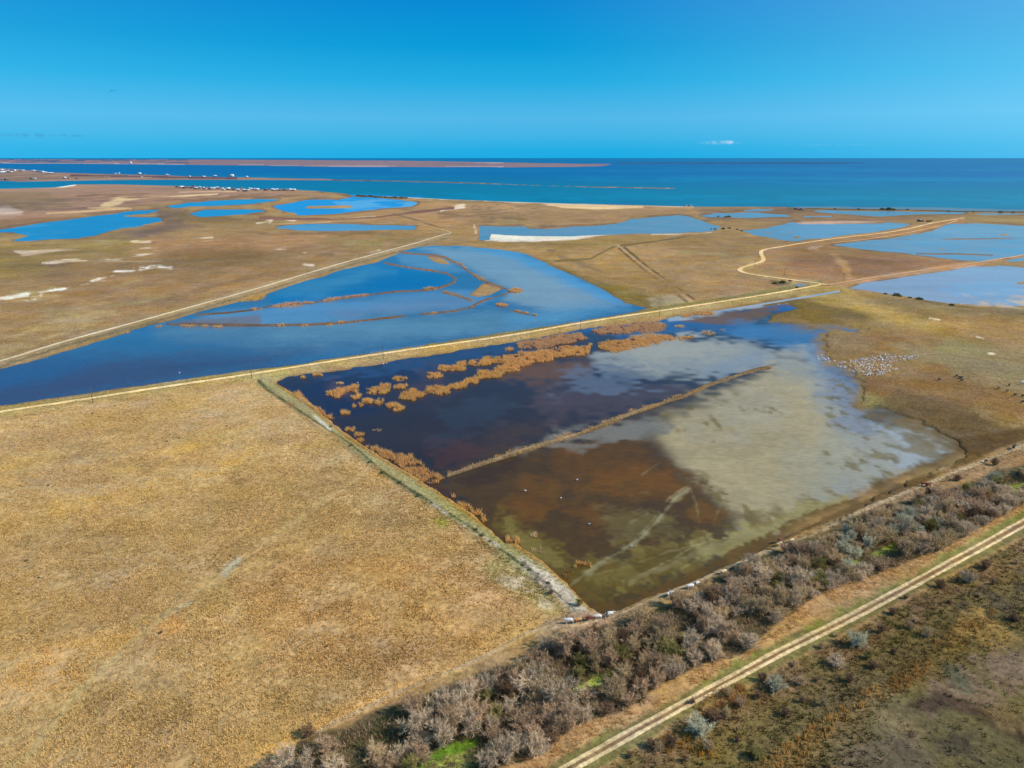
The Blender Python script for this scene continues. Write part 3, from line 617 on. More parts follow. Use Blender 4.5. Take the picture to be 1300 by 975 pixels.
def ground_mat():
    m, N_, L_, b = newmat('dry_marsh_soil'); geo = N_.new('ShaderNodeNewGeometry').outputs['Position']
    c = attr(N_, 'Col').outputs['Color']
    f1 = mrange(N_, L_, noise_node(N_, L_, geo, .8, 3, .65), .32, .68, .62, 1.34)
    f2 = mrange(N_, L_, noise_node(N_, L_, geo, .11, 4, .7), .3, .7, .84, 1.16)
    f3 = mrange(N_, L_, noise_node(N_, L_, geo, .022, 5, .65), .3, .7, .84, 1.16)
    f = mul(N_, L_, mul(N_, L_, f1, f2), f3)
    # hue wander between straw and russet
    hs = N_.new('ShaderNodeHueSaturation'); hn = noise_node(N_, L_, geo, .05, 5, .7)
    L_.new(mrange(N_, L_, hn, .3, .7, .493, .507), hs.inputs['Hue']); L_.new(mrange(N_, L_, noise_node(N_, L_, geo, .031, 4, .6), .3, .7, .84, 1.04), hs.inputs['Saturation'])
    L_.new(scale_col(N_, L_, c, f), hs.inputs['Color']); L_.new(hs.outputs[0], b.inputs['Base Color'])
    b.inputs['Roughness'].default_value = .95; b.inputs['Specular IOR Level'].default_value = .1
    bp = N_.new('ShaderNodeBump'); bp.inputs['Strength'].default_value = .6; bp.inputs['Distance'].default_value = .35
    L_.new(noise_node(N_, L_, geo, 1.3, 4, .7), bp.inputs['Height']); L_.new(bp.outputs[0], b.inputs['Normal'])
    return m
def water_mat(name, spec=.5, ripple=.05, rscale=.6):
    m, N_, L_, b = newmat(name); geo = N_.new('ShaderNodeNewGeometry').outputs['Position']
    c = attr(N_, 'Col').outputs['Color']; r = attr(N_, 'Rough').outputs['Fac']
    f = mul(N_, L_, mrange(N_, L_, noise_node(N_, L_, geo, .02, 6, .6, (.35, 1.6, 1)), .3, .7, .9, 1.1), mrange(N_, L_, noise_node(N_, L_, geo, .5, 5, .7, (.5, 1.3, 1)), .3, .7, .84, 1.16))
    L_.new(scale_col(N_, L_, c, f), b.inputs['Base Color']); L_.new(r, b.inputs['Roughness'])
    b.inputs['IOR'].default_value = 1.33; b.inputs['Specular IOR Level'].default_value = spec
    bp = N_.new('ShaderNodeBump'); bp.inputs['Strength'].default_value = 1; bp.inputs['Distance'].default_value = ripple
    L_.new(noise_node(N_, L_, geo, rscale, 3, .6, (.35, 1, 1)), bp.inputs['Height']); L_.new(bp.outputs[0], b.inputs['Normal'])
    return m
def veg_mat(name, trans=.25, var=.15):
    m, N_, L_, b = newmat(name); c = attr(N_, 'Col').outputs['Color']
    oi = N_.new('ShaderNodeObjectInfo'); f = mrange(N_, L_, oi.outputs['Random'], 0, 1, 1-var, 1+var)
    cc = scale_col(N_, L_, c, f); L_.new(cc, b.inputs['Base Color']); b.inputs['Roughness'].default_value = .85; b.inputs['Specular IOR Level'].default_value = .15
    if trans:
        t = N_.new('ShaderNodeBsdfTranslucent'); L_.new(cc, t.inputs['Color']); mx = N_.new('ShaderNodeMixShader'); mx.inputs[0].default_value = trans
        o = [n for n in N_ if n.type == 'OUTPUT_MATERIAL'][0]
        L_.new(b.outputs[0], mx.inputs[1]); L_.new(t.outputs[0], mx.inputs[2]); L_.new(mx.outputs[0], o.inputs[0])
    return m
def flat_mat(name, col, rough=.7, nscale=0, amt=.2, metal=0):
    m, N_, L_, b = newmat(name); b.inputs['Roughness'].default_value = rough; b.inputs['Metallic'].default_value = metal
    tcn = N_.new('ShaderNodeTexCoord').outputs['Object']
    rgb = N_.new('ShaderNodeRGB'); rgb.outputs[0].default_value = (*col, 1)
    if nscale:
        f = mrange(N_, L_, noise_node(N_, L_, tcn, nscale, 4, .6), .3, .7, 1-amt, 1+amt); L_.new(scale_col(N_, L_, rgb.outputs[0], f), b.inputs['Base Color'])
    else: L_.new(rgb.outputs[0], b.inputs['Base Color'])
    return m
M_ground = ground_mat(); M_pond = water_mat('pond_water', .5, .03, .8); M_sea = water_mat('sea_water', .35, .3, .08)
M_grass = veg_mat('dry_grass_blades', .2, .0); M_reed = veg_mat('reed_stems', .4, .06); M_twig = veg_mat('bare_twigs', .1, .22)
M_trunk = veg_mat('grey_bark', 0, .15)

# ------------------------------------------------------------------ terrain grid
rows_px = np.concatenate([[200.75, 200.9, 201.1, 201.4, 201.8], np.arange(202.3, 330, .7), np.arange(330, 990, 1.3), [1000, 1030, 1080, 1160, 1300, 1600, 2200, 3500]])
rows_px = rows_px[::-1]
colu = np.concatenate([[-16000, -6000, -3000, -1500, -800, -400, -200, -100, -50], np.arange(-20, 1322, 2.0), [1350, 1400, 1500, 1700, 2100, 2800, 4300, 7300, 17300]])
_, Yr = G(np.full(rows_px.shape, CX), rows_px)
sdep = cp*Yr+sp*H
backY = np.array([-60000., -8000, -800, -150]); backS = np.array([9000., 3000, 900, 300])
Yr = np.concatenate([backY, Yr]); sdep = np.concatenate([backS, sdep])
nr, nc = len(Yr), len(colu)
XX = ((colu-CX)/F)[None, :]*sdep[:, None]; YY = np.repeat(Yr[:, None], nc, 1)
GP = Pts(XX.ravel(), YY.ravel())
back = (YY.ravel() < 20)
for a in ('px',): 
    GP.px = np.where(back, -5000, GP.px)
GP.py = np.where(back, 4000, GP.py)
wsd, widx = water_sd(GP); ssd = sea_sd(GP)
hgt = height(GP, wsd, ssd); hgt[back] = .1
gcol = composite(GP, LAND, BASE)
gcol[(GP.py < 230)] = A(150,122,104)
m = GP.py < 214; gcol[m] = A(134,112,122)  # mauve far land: distance haze partly painted into its colour
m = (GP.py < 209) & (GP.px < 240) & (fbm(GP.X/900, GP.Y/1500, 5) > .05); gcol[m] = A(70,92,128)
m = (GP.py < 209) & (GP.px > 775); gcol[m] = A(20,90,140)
m = (GP.py > 213) & (GP.py < 231); gcol[m] = A(146,120,104)*(1+.25*fbm(GP.X[m]/120, GP.Y[m]/300, 6))[:, None]
m = m & (np.abs(sdline(GP.px, GP.py, parse("90 223.5 200 225 300 226.5"))) < 1.2); gcol[m] = A(104,78,84)
m = (ssd < 0) & (ssd > -.9) & (GP.py > 206) & (GP.py < 213) & (GP.px < 640) & (vn(GP.X/700, GP.Y*0, 8) > .1); gcol[m] = A(168,150,158)
m = (GP.py > 226.5) & (GP.py < 241) & (GP.px > 420) & (GP.px < 870) & (ssd < 0) & (ssd > -3); gcol[m] = A(62,86,104)*(1+.5*(vn(GP.X[m]/90, GP.Y[m]/900, 9)>.2))[:, None]
# wet mud showing under and around shallow water
wb = ss(wsd, -2.2, .3)[:, None]*ss(GP.py, 300, 420)[:, None]; gcol = gcol*(1-(.35-.25*ss(GP.px, 980, 1050)[:, None])*wb)
# hazy natural variation over hundreds of metres
tv = fbm(GP.X/230, GP.Y/170, 15, 4)[:, None]*ss(-GP.py, -520, -420)[:, None]; gcol = gcol*np.where(tv > 0, 1+tv*np.array((.10, .02, -.18)), 1+tv*np.array((.30, .22, .16)))
ty = fbm(GP.X/34, GP.Y/20, 19, 4)[:, None]*ss(GP.py, 500, 560)[:, None]; gcol = gcol*np.where(ty > 0, 1+ty*np.array((.10, .10, -.10)), 1+ty*np.array((.22, .24, .24)))
var = 1+.10*fbm(GP.X/70, GP.Y/110, 11, 4)+(.05+.06*ss(-GP.py, -460, -380))*GP.edge; gcol = np.clip(gcol*var[:, None], .01, .9)
ii = np.arange(nr*nc).reshape(nr, nc)
quads = np.stack([ii[:-1, :-1], ii[:-1, 1:], ii[1:, 1:], ii[1:, :-1]], -1).reshape(-1, 4)
V = np.stack([GP.X, GP.Y, hgt], 1)
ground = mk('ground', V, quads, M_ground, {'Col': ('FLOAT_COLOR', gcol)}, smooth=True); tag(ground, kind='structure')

# water sheets: faces of the same survey grid lying in or beside each pond
wcol, wrough = composite(GP, WATER, WBASE, True)
fade = (ss(-wsd, -20, 1)*ss(GP.px, 960, 1050)*(GP.py > 395)*(widx == 17)*(.35+.65*ss(fbm(GP.X/9, GP.Y/14, 33, 4), -.35, .2)))[:, None]; wcol = wcol*(1-fade)+gcol*fade; wrough = wrough*(1-fade[:, 0])+.8*fade[:, 0]
mudtex = ss(wrough, .35, .6)*(widx == 17)
wv = 1+.04*fbm(GP.X/40, GP.Y/70, 21, 4)+.03*GP.edge+mudtex*(.16*fbm(GP.X/3.2, GP.Y/2.2, 23, 3)+.12*fbm(GP.X/14, GP.Y/9, 24, 3)); wcol = np.clip(wcol*wv[:, None], .002, .9)
def sheet(name, facemask, z, mat, kind='structure'):
    q = quads[facemask]; u, inv = np.unique(q, return_inverse=True)
    v = np.stack([GP.X[u], GP.Y[u], np.full(len(u), z)], 1)
    o = mk(name, v, inv.reshape(-1, 4), mat, {'Col': ('FLOAT_COLOR', wcol[u]), 'Rough': ('FLOAT', wrough[u])}, smooth=True); tag(o, kind=kind); return o
wq = wsd[quads].max(1); iq = np.where(wsd[quads] > -9, widx[quads], -1).max(1); sq = ssd[quads].max(1)
near_sea = (sq > -2.5) & (wq < -1.0)
for i in range(len(PONDS)):
    fm = (iq == i) & (wq > -3.5) & ~near_sea
    if fm.any():
        o = sheet('lake' if i in (0, 16) else ('ditch' if i >= 18 else 'pond'), fm, 0.0, M_pond)
sq_f = sq > -2.5
wrough[GP.py < 270] = .35
sheet('sea', near_sea & (GP.py[quads].max(1) < 275), -.12, M_sea)

# ------------------------------------------------------------------ dirt roads
def ribbon(name, pts, width, mat, lift=.09, step=3.0, wob=.12, col=(.5,.4,.25)):
    W = [np.array(Gp(x, y)) for x, y in pts]
    # smooth, then resample
    for _ in range(2):
        n = [W[0]]
        for a, b in zip(W[:-1], W[1:]): n += [a*.75+b*.25, a*.25+b*.75]
        n.append(W[-1]); W = n
    W = np.array(W); seg = np.linalg.norm(np.diff(W, axis=0), axis=1); s = np.concatenate([[0], np.cumsum(seg)])
    nn = max(4, int(s[-1]/step)); t = np.linspace(0, s[-1], nn)
    x = np.interp(t, s, W[:, 0]); y = np.interp(t, s, W[:, 1]); dx = np.gradient(x); dy = np.gradient(y); l = np.hypot(dx, dy); nx, ny = -dy/l, dx/l
    xs, ys, a = [], [], (-1, -.5, 0, .5, 1)
    for k in a:
        o = k*width/2*(1+wob*(vn(t/7, t*0+k, 3)+vn(t/2.3, t*0+k, 4)*.6)); xs.append(x+nx*o); ys.append(y+ny*o)
    xs = np.array(xs).T; ys = np.array(ys).T; P = Pts(xs.ravel(), ys.ravel()); z = height(P)
    zz = z.reshape(nn, 5); zz = np.maximum(zz, zz.max(1, keepdims=True)-.05)+lift
    I = np.arange(nn*5).reshape(nn, 5); q = np.stack([I[:-1, :-1], I[:-1, 1:], I[1:, 1:], I[1:, :-1]], -1).reshape(-1, 4)
    c = np.array(col)[None, :]*(1+.12*fbm(P.X/5, P.Y/5, 61, 3)+.06*vn(P.X/40, P.Y/40, 5))[:, None]
    cc = c.reshape(nn, 5, 3); cc[:, 0] *= .86; cc[:, 4] *= .86
    o = mk(name, np.stack([xs.ravel(), ys.ravel(), zz.ravel()], 1), q, mat, {'Col': ('FLOAT_COLOR', cc.reshape(-1, 3))}, smooth=True); tag(o, kind='structure'); return o
ROADC = A(236,204,142)
ribbon('dirt_road', road_main, 3.7, M_ground, .12, 2.5, .16, ROADC)
ribbon('dirt_road', road_lake, 3.8, M_ground, .12, 3, .08, A(214,194,158))
ribbon('dirt_road', road_lake2, 4.5, M_ground, .3, 8, .2, A(196,166,116))
ribbon('dirt_road', road_back, 5.5, M_ground, .3, 3, .1, A(226,190,128))
ribbon('dirt_road', road_back2, 4.5, M_ground, .3, 6, .2, A(204,160,104))
ribbon('dirt_road', road_east, 4.5, M_ground, .3, 4, .15, A(196,156,110))
ribbon('wheel_track', trk_a, .95, M_ground, .1, 1.5, .2, A(206,184,136))
ribbon('wheel_track', trk_b, .95, M_ground, .1, 1.5, .2, A(212,190,142))

# ------------------------------------------------------------------ tufts: dry grass, reeds, scrub (numpy-built blades)
def sample_poly(poly, dens, rag=0.0, maxn=400000, densfn=None):
    """random ground points inside a surveyed polygon; dens per square metre (number or function of distance)"""
    W = np.array([Gp(x, y) for x, y in poly]); x0, y0 = W.min(0); x1, y1 = W.max(0)
    n = int(min((x1-x0)*(y1-y0)*dens, 4000000)); X = rng.uniform(x0, x1, n); Y = rng.uniform(y0, y1, n)
    P = Pts(X, Y); k = (P.px > -25) & (P.px < 1325) & (P.py < 1000)
    if densfn is not None: k &= rng.uniform(size=n) < densfn(P)
    X, Y = X[k], Y[k]; P = Pts(X, Y)
    k = sdpoly(P.px, P.py, poly)+rag*P.edge > 0
    X, Y = X[k][:maxn], Y[k][:maxn]; return X, Y
def blades(X, Y, Zb, hgt_, rad, nb, bw, col, lean=.5, cjit=.12, tipcol=1.15, origin=(0, 0)):
    """nb triangular blades per tuft"""
    n = len(X); hgt_ = np.broadcast_to(hgt_, (n,)); rad = np.broadcast_to(rad, (n,)); bw = np.broadcast_to(bw, (n,))
    Xr = np.repeat(X, nb)-origin[0]; Yr_ = np.repeat(Y, nb)-origin[1]; Zr = np.repeat(Zb, nb); hr = np.repeat(hgt_, nb)*rng.uniform(.6, 1.15, n*nb); rr = np.repeat(rad, nb); br = np.repeat(bw, nb)
    an = rng.uniform(0, 2*np.pi, n*nb); r0 = rr*np.sqrt(rng.uniform(0, .5, n*nb)); wa = rng.uniform(0, np.pi, n*nb)
    bx = Xr+r0*np.cos(an); by = Yr_+r0*np.sin(an)
    tx = bx+rr*lean*np.cos(an)+rng.normal(0, .12, n*nb)*hr; ty = by+rr*lean*np.sin(an)+rng.normal(0, .12, n*nb)*hr
    cx_, sx = np.cos(wa)*br/2, np.sin(wa)*br/2
    V = np.empty((n*nb, 3, 3), np.float32)
    V[:, 0] = np.stack([bx-cx_, by-sx, Zr-.05], 1); V[:, 1] = np.stack([bx+cx_, by+sx, Zr-.05], 1); V[:, 2] = np.stack([tx, ty, Zr+hr], 1)
    c = np.repeat(col, nb, 0)*(1+rng.normal(0, cjit, (n*nb, 1))); C = np.repeat(c[:, None, :], 3, 1); C[:, 2] *= tipcol
    return V.reshape(-1, 3), np.arange(n*nb*3).reshape(-1, 3), np.clip(C.reshape(-1, 3), .01, .95)
def join_parts(parts):
    Vs, Fs, Cs, o = [], [], [], 0
    for v, f, c in parts: Vs.append(v); Fs.append(f+o); Cs.append(c); o += len(v)
    return np.concatenate(Vs), np.concatenate(Fs), np.concatenate(Cs)

fore_p = parse(fore)
fore_c = parse("-30 536 0 533 102 518 205 502 330 486 406 541 485 601 561 649 650 712 728 782 690 797 610 836 480 900 396 934 300 1000 -30 1000")
X, Y = sample_poly(fore_c, 6.0, densfn=lambda P: np.clip(1.0*(.22/P.mx)**1.8, 0, 1)*(.12+.88*ss(fbm(P.X/7, P.Y/5, 71, 4)+.5*fbm(P.X/45, P.Y/45, 72, 2), -.6, .35)))
P = Pts(X, Y); keep = rng.uniform(size=len(X)) < 2
keep = keep & (sdline(P.px, P.py, parse("40 960 100 880 160 825 200 790 230 770 300 718 350 680 420 632 480 590")) > 4) | (rng.uniform(size=len(X)) < .25)
P = Pts(X[keep], Y[keep]); c = composite(P, LAND, BASE); z = height(P)
nn = fbm(P.X/9, P.Y/9, 73, 3); rus = np.clip(nn*.9+.2, 0, 1)[:, None]; c = c*(1-rus*.1)+c*np.array((1.08, .95, .82))*rus*.1
dark = (rng.uniform(size=len(c)) < .05)[:, None]; c = np.where(dark, c*np.array((.5, .48, .46)), c*np.array((1.15, 1.24, 1.38)))*(1+.2*fbm(P.X/18, P.Y/12, 74, 3))[:, None]
hh = rng.uniform(.15, .5, len(c))*(1+.4*nn)
v, f, cc = blades(P.X, P.Y, z, hh, rng.uniform(.25, .5, len(c)), 4, rng.uniform(.2, .34, len(c)), c, .9, .13)
o = mk('dry_grass', v, f, M_grass, {'Col': ('FLOAT_COLOR', cc)}); tag(o, 'straw coloured dry grass tufts covering the large meadow left of the flooded field', 'grass', kind='stuff')
pass

# scrub, verge grass and reeds in the two belts either side of the wheel tracks
parts = []
marsh_pan = parse("1110 985 1100 905 1200 862 1260 826 1400 780 1400 1100 1110 1100")
X, Y = sample_poly(scrub, 1.3, densfn=lambda P: np.clip((.2/P.mx)**1.2, 0, 1)*.8*(1-.8*ss(sdpoly(P.px, P.py, marsh_pan), -10, 10)))
P = Pts(X, Y); c = composite(P, LAND, BASE); z = height(P)
tone = fbm(P.X/7, P.Y/7, 75, 3); c = c*np.where((tone > .25)[:, None], np.array((.75, .78, .78)), np.array((1.15, 1.1, 1.08)))
c = c*(1+.45*ss(sdpoly(P.px, P.py, marsh_pan), -10, 10))[:, None]; gr = (rng.uniform(size=len(c)) < .08)[:, None]; c = np.where(gr, np.array(A(84,96,36)), c)
v = blades(P.X, P.Y, z, rng.uniform(.25, .8, len(c))*(1+.5*tone), rng.uniform(.3, .7, len(c)), 7, rng.uniform(.16, .3, len(c)), c, .9, .2); parts.append(v); print('scrub', len(c))
V_, F_, C_ = join_parts(parts); o = mk('marsh_scrub', V_, F_, M_grass, {'Col': ('FLOAT_COLOR', C_)}); tag(o, 'dark olive and brown low scrub covering the ground below the two wheel tracks', 'scrub', kind='stuff')
parts = []
hedge_in = [(x, y+(9 if i_ < 18 else 0)) for i_, (x, y) in enumerate(hedge)]
X, Y = sample_poly(hedge_in, 2.2); P = Pts(X, Y); c = composite(P, LAND, BASE); z = height(P)
tone = fbm(P.X/5, P.Y/5, 76, 3); pal = np.array([A(178,150,116), A(112,118,70), A(160,144,124), A(120,104,86), A(150,132,118), A(96,92,60)]); pick = rng.integers(0, 6, len(c))
gg = c[:, 1] > c[:, 0]*1.02
c = np.where(gg[:, None], c, pal[pick]*(1+.2*tone[:, None])); v = blades(P.X, P.Y, z, np.where(gg, .3, rng.uniform(.4, 1.5, len(c))*(1+.5*tone)), rng.uniform(.3, .8, len(c)), 7, rng.uniform(.08, .18, len(c)), c, .9, .2)
o = mk('undergrowth', *v[:2], M_grass, {'Col': ('FLOAT_COLOR', v[2])}); tag(o, 'brown and green undergrowth covering the ground beneath the long hedge of bare shrubs', 'undergrowth', kind='stuff')
X, Y = sample_poly(strip, 2.2, 1.5); P = Pts(X, Y); k = fbm(P.X/8, P.Y/8, 78, 2) > -.35; P = Pts(X[k], Y[k]); z = height(P)
c = np.array(A(204,172,120))*(1+.18*fbm(P.X/4, P.Y/4, 77, 2))[:, None]
v = blades(P.X, P.Y, z, rng.uniform(.4, 1.1, len(c)), .4, 5, .14, c, .6, .15)
o = mk('tan_reeds', *v[:2], M_reed, {'Col': ('FLOAT_COLOR', v[2])}); tag(o, 'strip of dry tan reeds along the lower edge of the hedge above the track', 'reeds', kind='stuff')
orange = [("960 978 1000 945 1050 912 1080 890 1112 872 1118 882 1080 915 1040 950 1010 985", 1.5, (192,158,98)), ("1125 870 1150 850 1180 838 1196 846 1160 870 1130 885", 1.6, (164,126,76)), ("1180 815 1230 790 1270 770 1260 790 1210 830 1180 832", .8, (160,128,76)),
          ("840 935 870 925 880 945 846 962 838 955", 2.2, (184,150,84)), ("880 905 900 885 945 870 940 900 905 915", 1.8, (176,140,96)), ("870 955 905 950 912 965 880 975", 1.6, (182,142,64)),
          ("860 920 880 912 884 922 864 930", 1.5, (196,146,110)), ("920 880 945 872 950 890 930 898", 1.4, (170,132,80))]
parts = []
for s_, dn, cl in orange:
    X, Y = sample_poly(parse(s_), dn, 4); P = Pts(X, Y)
    if len(X) == 0: continue
    c = np.array(A(*cl))*(1+.2*fbm(P.X/3, P.Y/3, 79, 2))[:, None]
    parts.append(blades(P.X, P.Y, height(P), rng.uniform(.7, 1.6, len(X)), .35, 6, .16, c, .4, .16))
v = join_parts(parts); o = mk('marsh_reeds', *v[:2], M_reed, {'Col': ('FLOAT_COLOR', v[2])}); tag(o, 'golden orange reeds on the marsh edge at the bottom right', 'reeds', kind='stuff')
# bank grass on levees and the wet meadow edge
parts = []
bands = [band(road_main[:9], 9, 6), band(road_main[8:], 6.5, 4.5), parse("332 482 352 488 398 519 436 553 500 594 550 622 600 658 656 694 722 746 750 778 728 784 640 708 520 628 420 552 326 490"), parse("690 795 780 780 868 748 970 702 1090 650 1300 562 1320 570 1195 618 1110 650 960 714 860 762 780 794"),
         parse("720 980 790 930 894 872 1060 786 1200 716 1300 655 1310 664 1200 722 1060 796 890 882 740 972")]
for bnd in bands:
    X, Y = sample_poly(bnd, .8, densfn=lambda P: np.clip((.25/P.mx), 0, 1)); P = Pts(X, Y)
    d = np.minimum(np.minimum(sdline(P.X, P.Y, world_line(road_main)), sdline(P.X, P.Y, world_line(trk_a))), sdline(P.X, P.Y, world_line(trk_b)))
    w_, _ = water_sd(P); k = (d > 2.1) & (w_ < -.5); P = Pts(X[k], Y[k]); c = composite(P, LAND, BASE)
    parts.append(blades(P.X, P.Y, height(P), rng.uniform(.2, .5, len(c)), .35, 5, .2, c*1.05, .8, .2))
v = join_parts(parts); o = mk('bank_grass', *v[:2], M_grass, {'Col': ('FLOAT_COLOR', v[2])}); tag(o, 'short yellow green grass on the levee banks and road verges', 'grass', kind='stuff')
print('bank', len(v[1]))

# ------------------------------------------------------------------ small builders
def hz(x, y):
    P = Pts(np.array([x]), np.array([y])); return float(height(P)[0])
def empty(name, loc, rz=0):
    o = bpy.data.objects.new(name, None); COL.objects.link(o); o.location = loc; o.rotation_euler = (0, 0, rz); o.empty_display_size = .5; return o
def child(name, me, parent):
    o = bpy.data.objects.new(name, me); COL.objects.link(o); o.parent = parent; return o
def copy_tree(o, loc, rz, s=1.0, sz=None):
    c = o.copy(); COL.objects.link(c); c.location = loc; c.rotation_euler = (0, 0, rz); c.scale = (s, s, sz or s)
    for ch in o.children:
        d = ch.copy(); COL.objects.link(d); d.parent = c
        for g in ch.children:
            e_ = g.copy(); COL.objects.link(e_); e_.parent = d
    return c
def tube(p0, p1, r0, r1, sides=4):
    p0, p1 = np.array(p0, float), np.array(p1, float); d = p1-p0; d /= np.linalg.norm(d)+1e-9
    a = np.cross(d, (0, 0, 1.0)); 
    if np.linalg.norm(a) < .1: a = np.cross(d, (1.0, 0, 0))
    a /= np.linalg.norm(a); b = np.cross(d, a); an = np.arange(sides)*2*np.pi/sides
    v = [p0+r0*(np.cos(t)*a+np.sin(t)*b) for t in an]+[p1+r1*(np.cos(t)*a+np.sin(t)*b) for t in an]
    f = []
    for i in range(sides):
        j = (i+1) % sides; f += [(i, j, sides+j), (i, sides+j, sides+i)]
    for i in range(1, sides-1): f += [(sides, sides+i, sides+i+1), (0, i+1, i)]
    return np.array(v), np.array(f)
def joinvf(L_):
    V, Fc, o = [], [], 0
    for v, f in L_: V.append(v); Fc.append(f+o); o += len(v)
    return np.concatenate(V), np.concatenate(Fc)
def boxvf(x0, x1, y0, y1, z0, z1):
    v = np.array([(x, y, z) for z in (z0, z1) for y in (y0, y1) for x in (x0, x1)], float)
    return v, np.array([(0, 2, 3), (0, 3, 1), (4, 5, 7), (4, 7, 6), (0, 1, 5), (0, 5, 4), (1, 3, 7), (1, 7, 5), (3, 2, 6), (3, 6, 7), (2, 0, 4), (2, 4, 6)])

# ------------------------------------------------------------------ bare shrubs of the hedge
def shrub_meshes(seed, Hh, Rr, twigcol, stemcol, nstem=9, ntw=34, upright=.5, tw=.075):
    r = np.random.default_rng(seed); stems, tv, tcx = [], [], []
    for s in range(nstem):
        an = 2*np.pi*(s+r.uniform(-.35, .35))/nstem; out_ = r.uniform(.25, 1.0)
        base = np.array([.35*np.cos(an), .35*np.sin(an), -.2]); tip = np.array([Rr*out_*np.cos(an)*.72, Rr*out_*np.sin(an)*.72, Hh*(.62+.38*(1-out_*out_))*r.uniform(.75, .98)])
        mid = base*.5+tip*.5+np.array([0, 0, -.1*Hh*out_*(1-upright)])+r.normal(0, .22, 3)
        stems.append(tube(base, mid, .13, .085)); stems.append(tube(mid, tip, .085, .035, 3))
        for b in range(7):
            t = r.uniform(.25, 1.0); p = (base*(1-t)+mid*t) if b < 2 else (mid*(1-t)+tip*t)
            d = (tip-base); d /= np.linalg.norm(d); d = d*r.uniform(.3, .9)+r.normal(0, .5, 3)+np.array([0, 0, .25]); d /= np.linalg.norm(d)
            ln = Rr*r.uniform(.28, .6); q = p+d*ln; q[2] = np.clip(q[2], .3, Hh*1.04)
            stems.append(tube(p, q, .05, .02, 3))
            for k in range(ntw):
                tt = r.uniform(.15, 1.0); a = p*(1-tt)+q*tt; dd = d*.45+r.normal(0, .55, 3)+np.array([0, 0, .45]); dd /= np.linalg.norm(dd)
                l2 = r.uniform(.5, 1.25); e_ = a+dd*l2; wv = np.cross(dd, r.normal(0, 1, 3)); wv /= np.linalg.norm(wv)+1e-9; wv *= tw/2*r.uniform(.6, 1.4)
                tv += [a-wv, a+wv, e_]; c = np.array(twigcol)*(1+r.normal(0, .16)); tcx += [c*1.36, c*1.36, c*1.62]
    sv, sf = joinvf(stems)
    trunk = mk('trunk', sv, sf, M_trunk, {'Col': ('FLOAT_COLOR', np.tile(stemcol, (len(sv), 1)))}, link=False)
    tv = np.array(tv); crown = mk('crown', tv, np.arange(len(tv)).reshape(-1, 3), M_twig, {'Col': ('FLOAT_COLOR', np.clip(np.array(tcx), .01, .9))}, link=False)
    return trunk, crown
KINDS = {   # look: twig colour, stem colour, height, radius
 'grey': ('ash grey', A(170,156,138), A(206,198,182), 3.9, 3.6), 'tan': ('sandy brown', A(160,144,116), A(190,176,150), 3.8, 3.5),
 'rose': ('rosy brown', A(158,138,116), A(176,160,140), 3.9, 3.7), 'blue': ('pale blue grey', A(158,160,144), A(200,198,184), 3.7, 3.5),
 'dark': ('dark brown', A(118,98,80), A(110,92,76), 3.6, 3.0), 'olive': ('olive', A(128,124,78), A(120,108,80), 3.4, 3.0)}
protos = {}
def proto(kind, var):
    if (kind, var) not in protos:
        nm, tcx, scx, Hh, Rr = KINDS[kind]; protos[(kind, var)] = shrub_meshes(hash((list(KINDS).index(kind), var)) % 9999, Hh, Rr, tcx, scx, nstem=9+var, upright=.3+.2*var)
    return protos[(kind, var)]
def shrub(kind, var, x, y, s, label, group=None, cat='shrub', name='bare_shrub', sz=None):
    t, c = proto(kind, var); r_ = empty(name, (x, y, hz(x, y)-.05), random.uniform(0, 6.28)); r_.scale = (s*random.uniform(.85, 1.15), s*random.uniform(.85, 1.15), sz or s*random.uniform(.7, 1.35)); r_.rotation_euler[0] = random.uniform(-.12, .12)
    child('trunk', t, r_); child('crown', c, r_); tag(r_, label, cat, group); return r_
def poisson(poly, dmin, n_try=9000, seed=1, rag=0):
    r = np.random.default_rng(seed); W = np.array([Gp(x, y) for x, y in poly]); x0, y0 = W.min(0); x1, y1 = W.max(0)
    X = r.uniform(x0, x1, n_try*8); Y = r.uniform(y0, y1, n_try*8); P = Pts(X, Y)
    k = (P.px > -15) & (P.px < 1320) & (P.py < 1000); k[k] &= sdpoly(P.px[k], P.py[k], poly) > rag; X, Y = X[k][:n_try], Y[k][:n_try]; out_ = []
    for x, y in zip(X, Y):
        if all((x-a)**2+(y-b)**2 > dmin*dmin for a, b in out_): out_.append((x, y))
    return out_
hpts = poisson(hedge, 3.3, seed=4); print('hedge shrubs', len(hpts))
gaps = [parse(s) for s in ("528 1005 545 962 596 938 616 942 618 1005", "722 880 745 868 775 856 790 848 780 862 735 888", "1114 694 1138 690 1142 704 1114 706", "1270 618 1320 610 1320 628 1278 634", "1096 704 1122 700 1124 712 1104 714", "440 915 482 900 520 886 524 896 470 925 440 935")]
sect = [(470, 'near left tip'), (560, 'left of bright green clearing'), (660, 'right of bright green clearing'), (750, 'below pond corner'), (850, 'below first cattle'), (950, 'below pale cattle'), (1050, 'middle stretch'), (1150, 'by small green hollows'), (1230, 'below rust cattle'), (1400, 'far right end')]
DUP = []
nh = 0
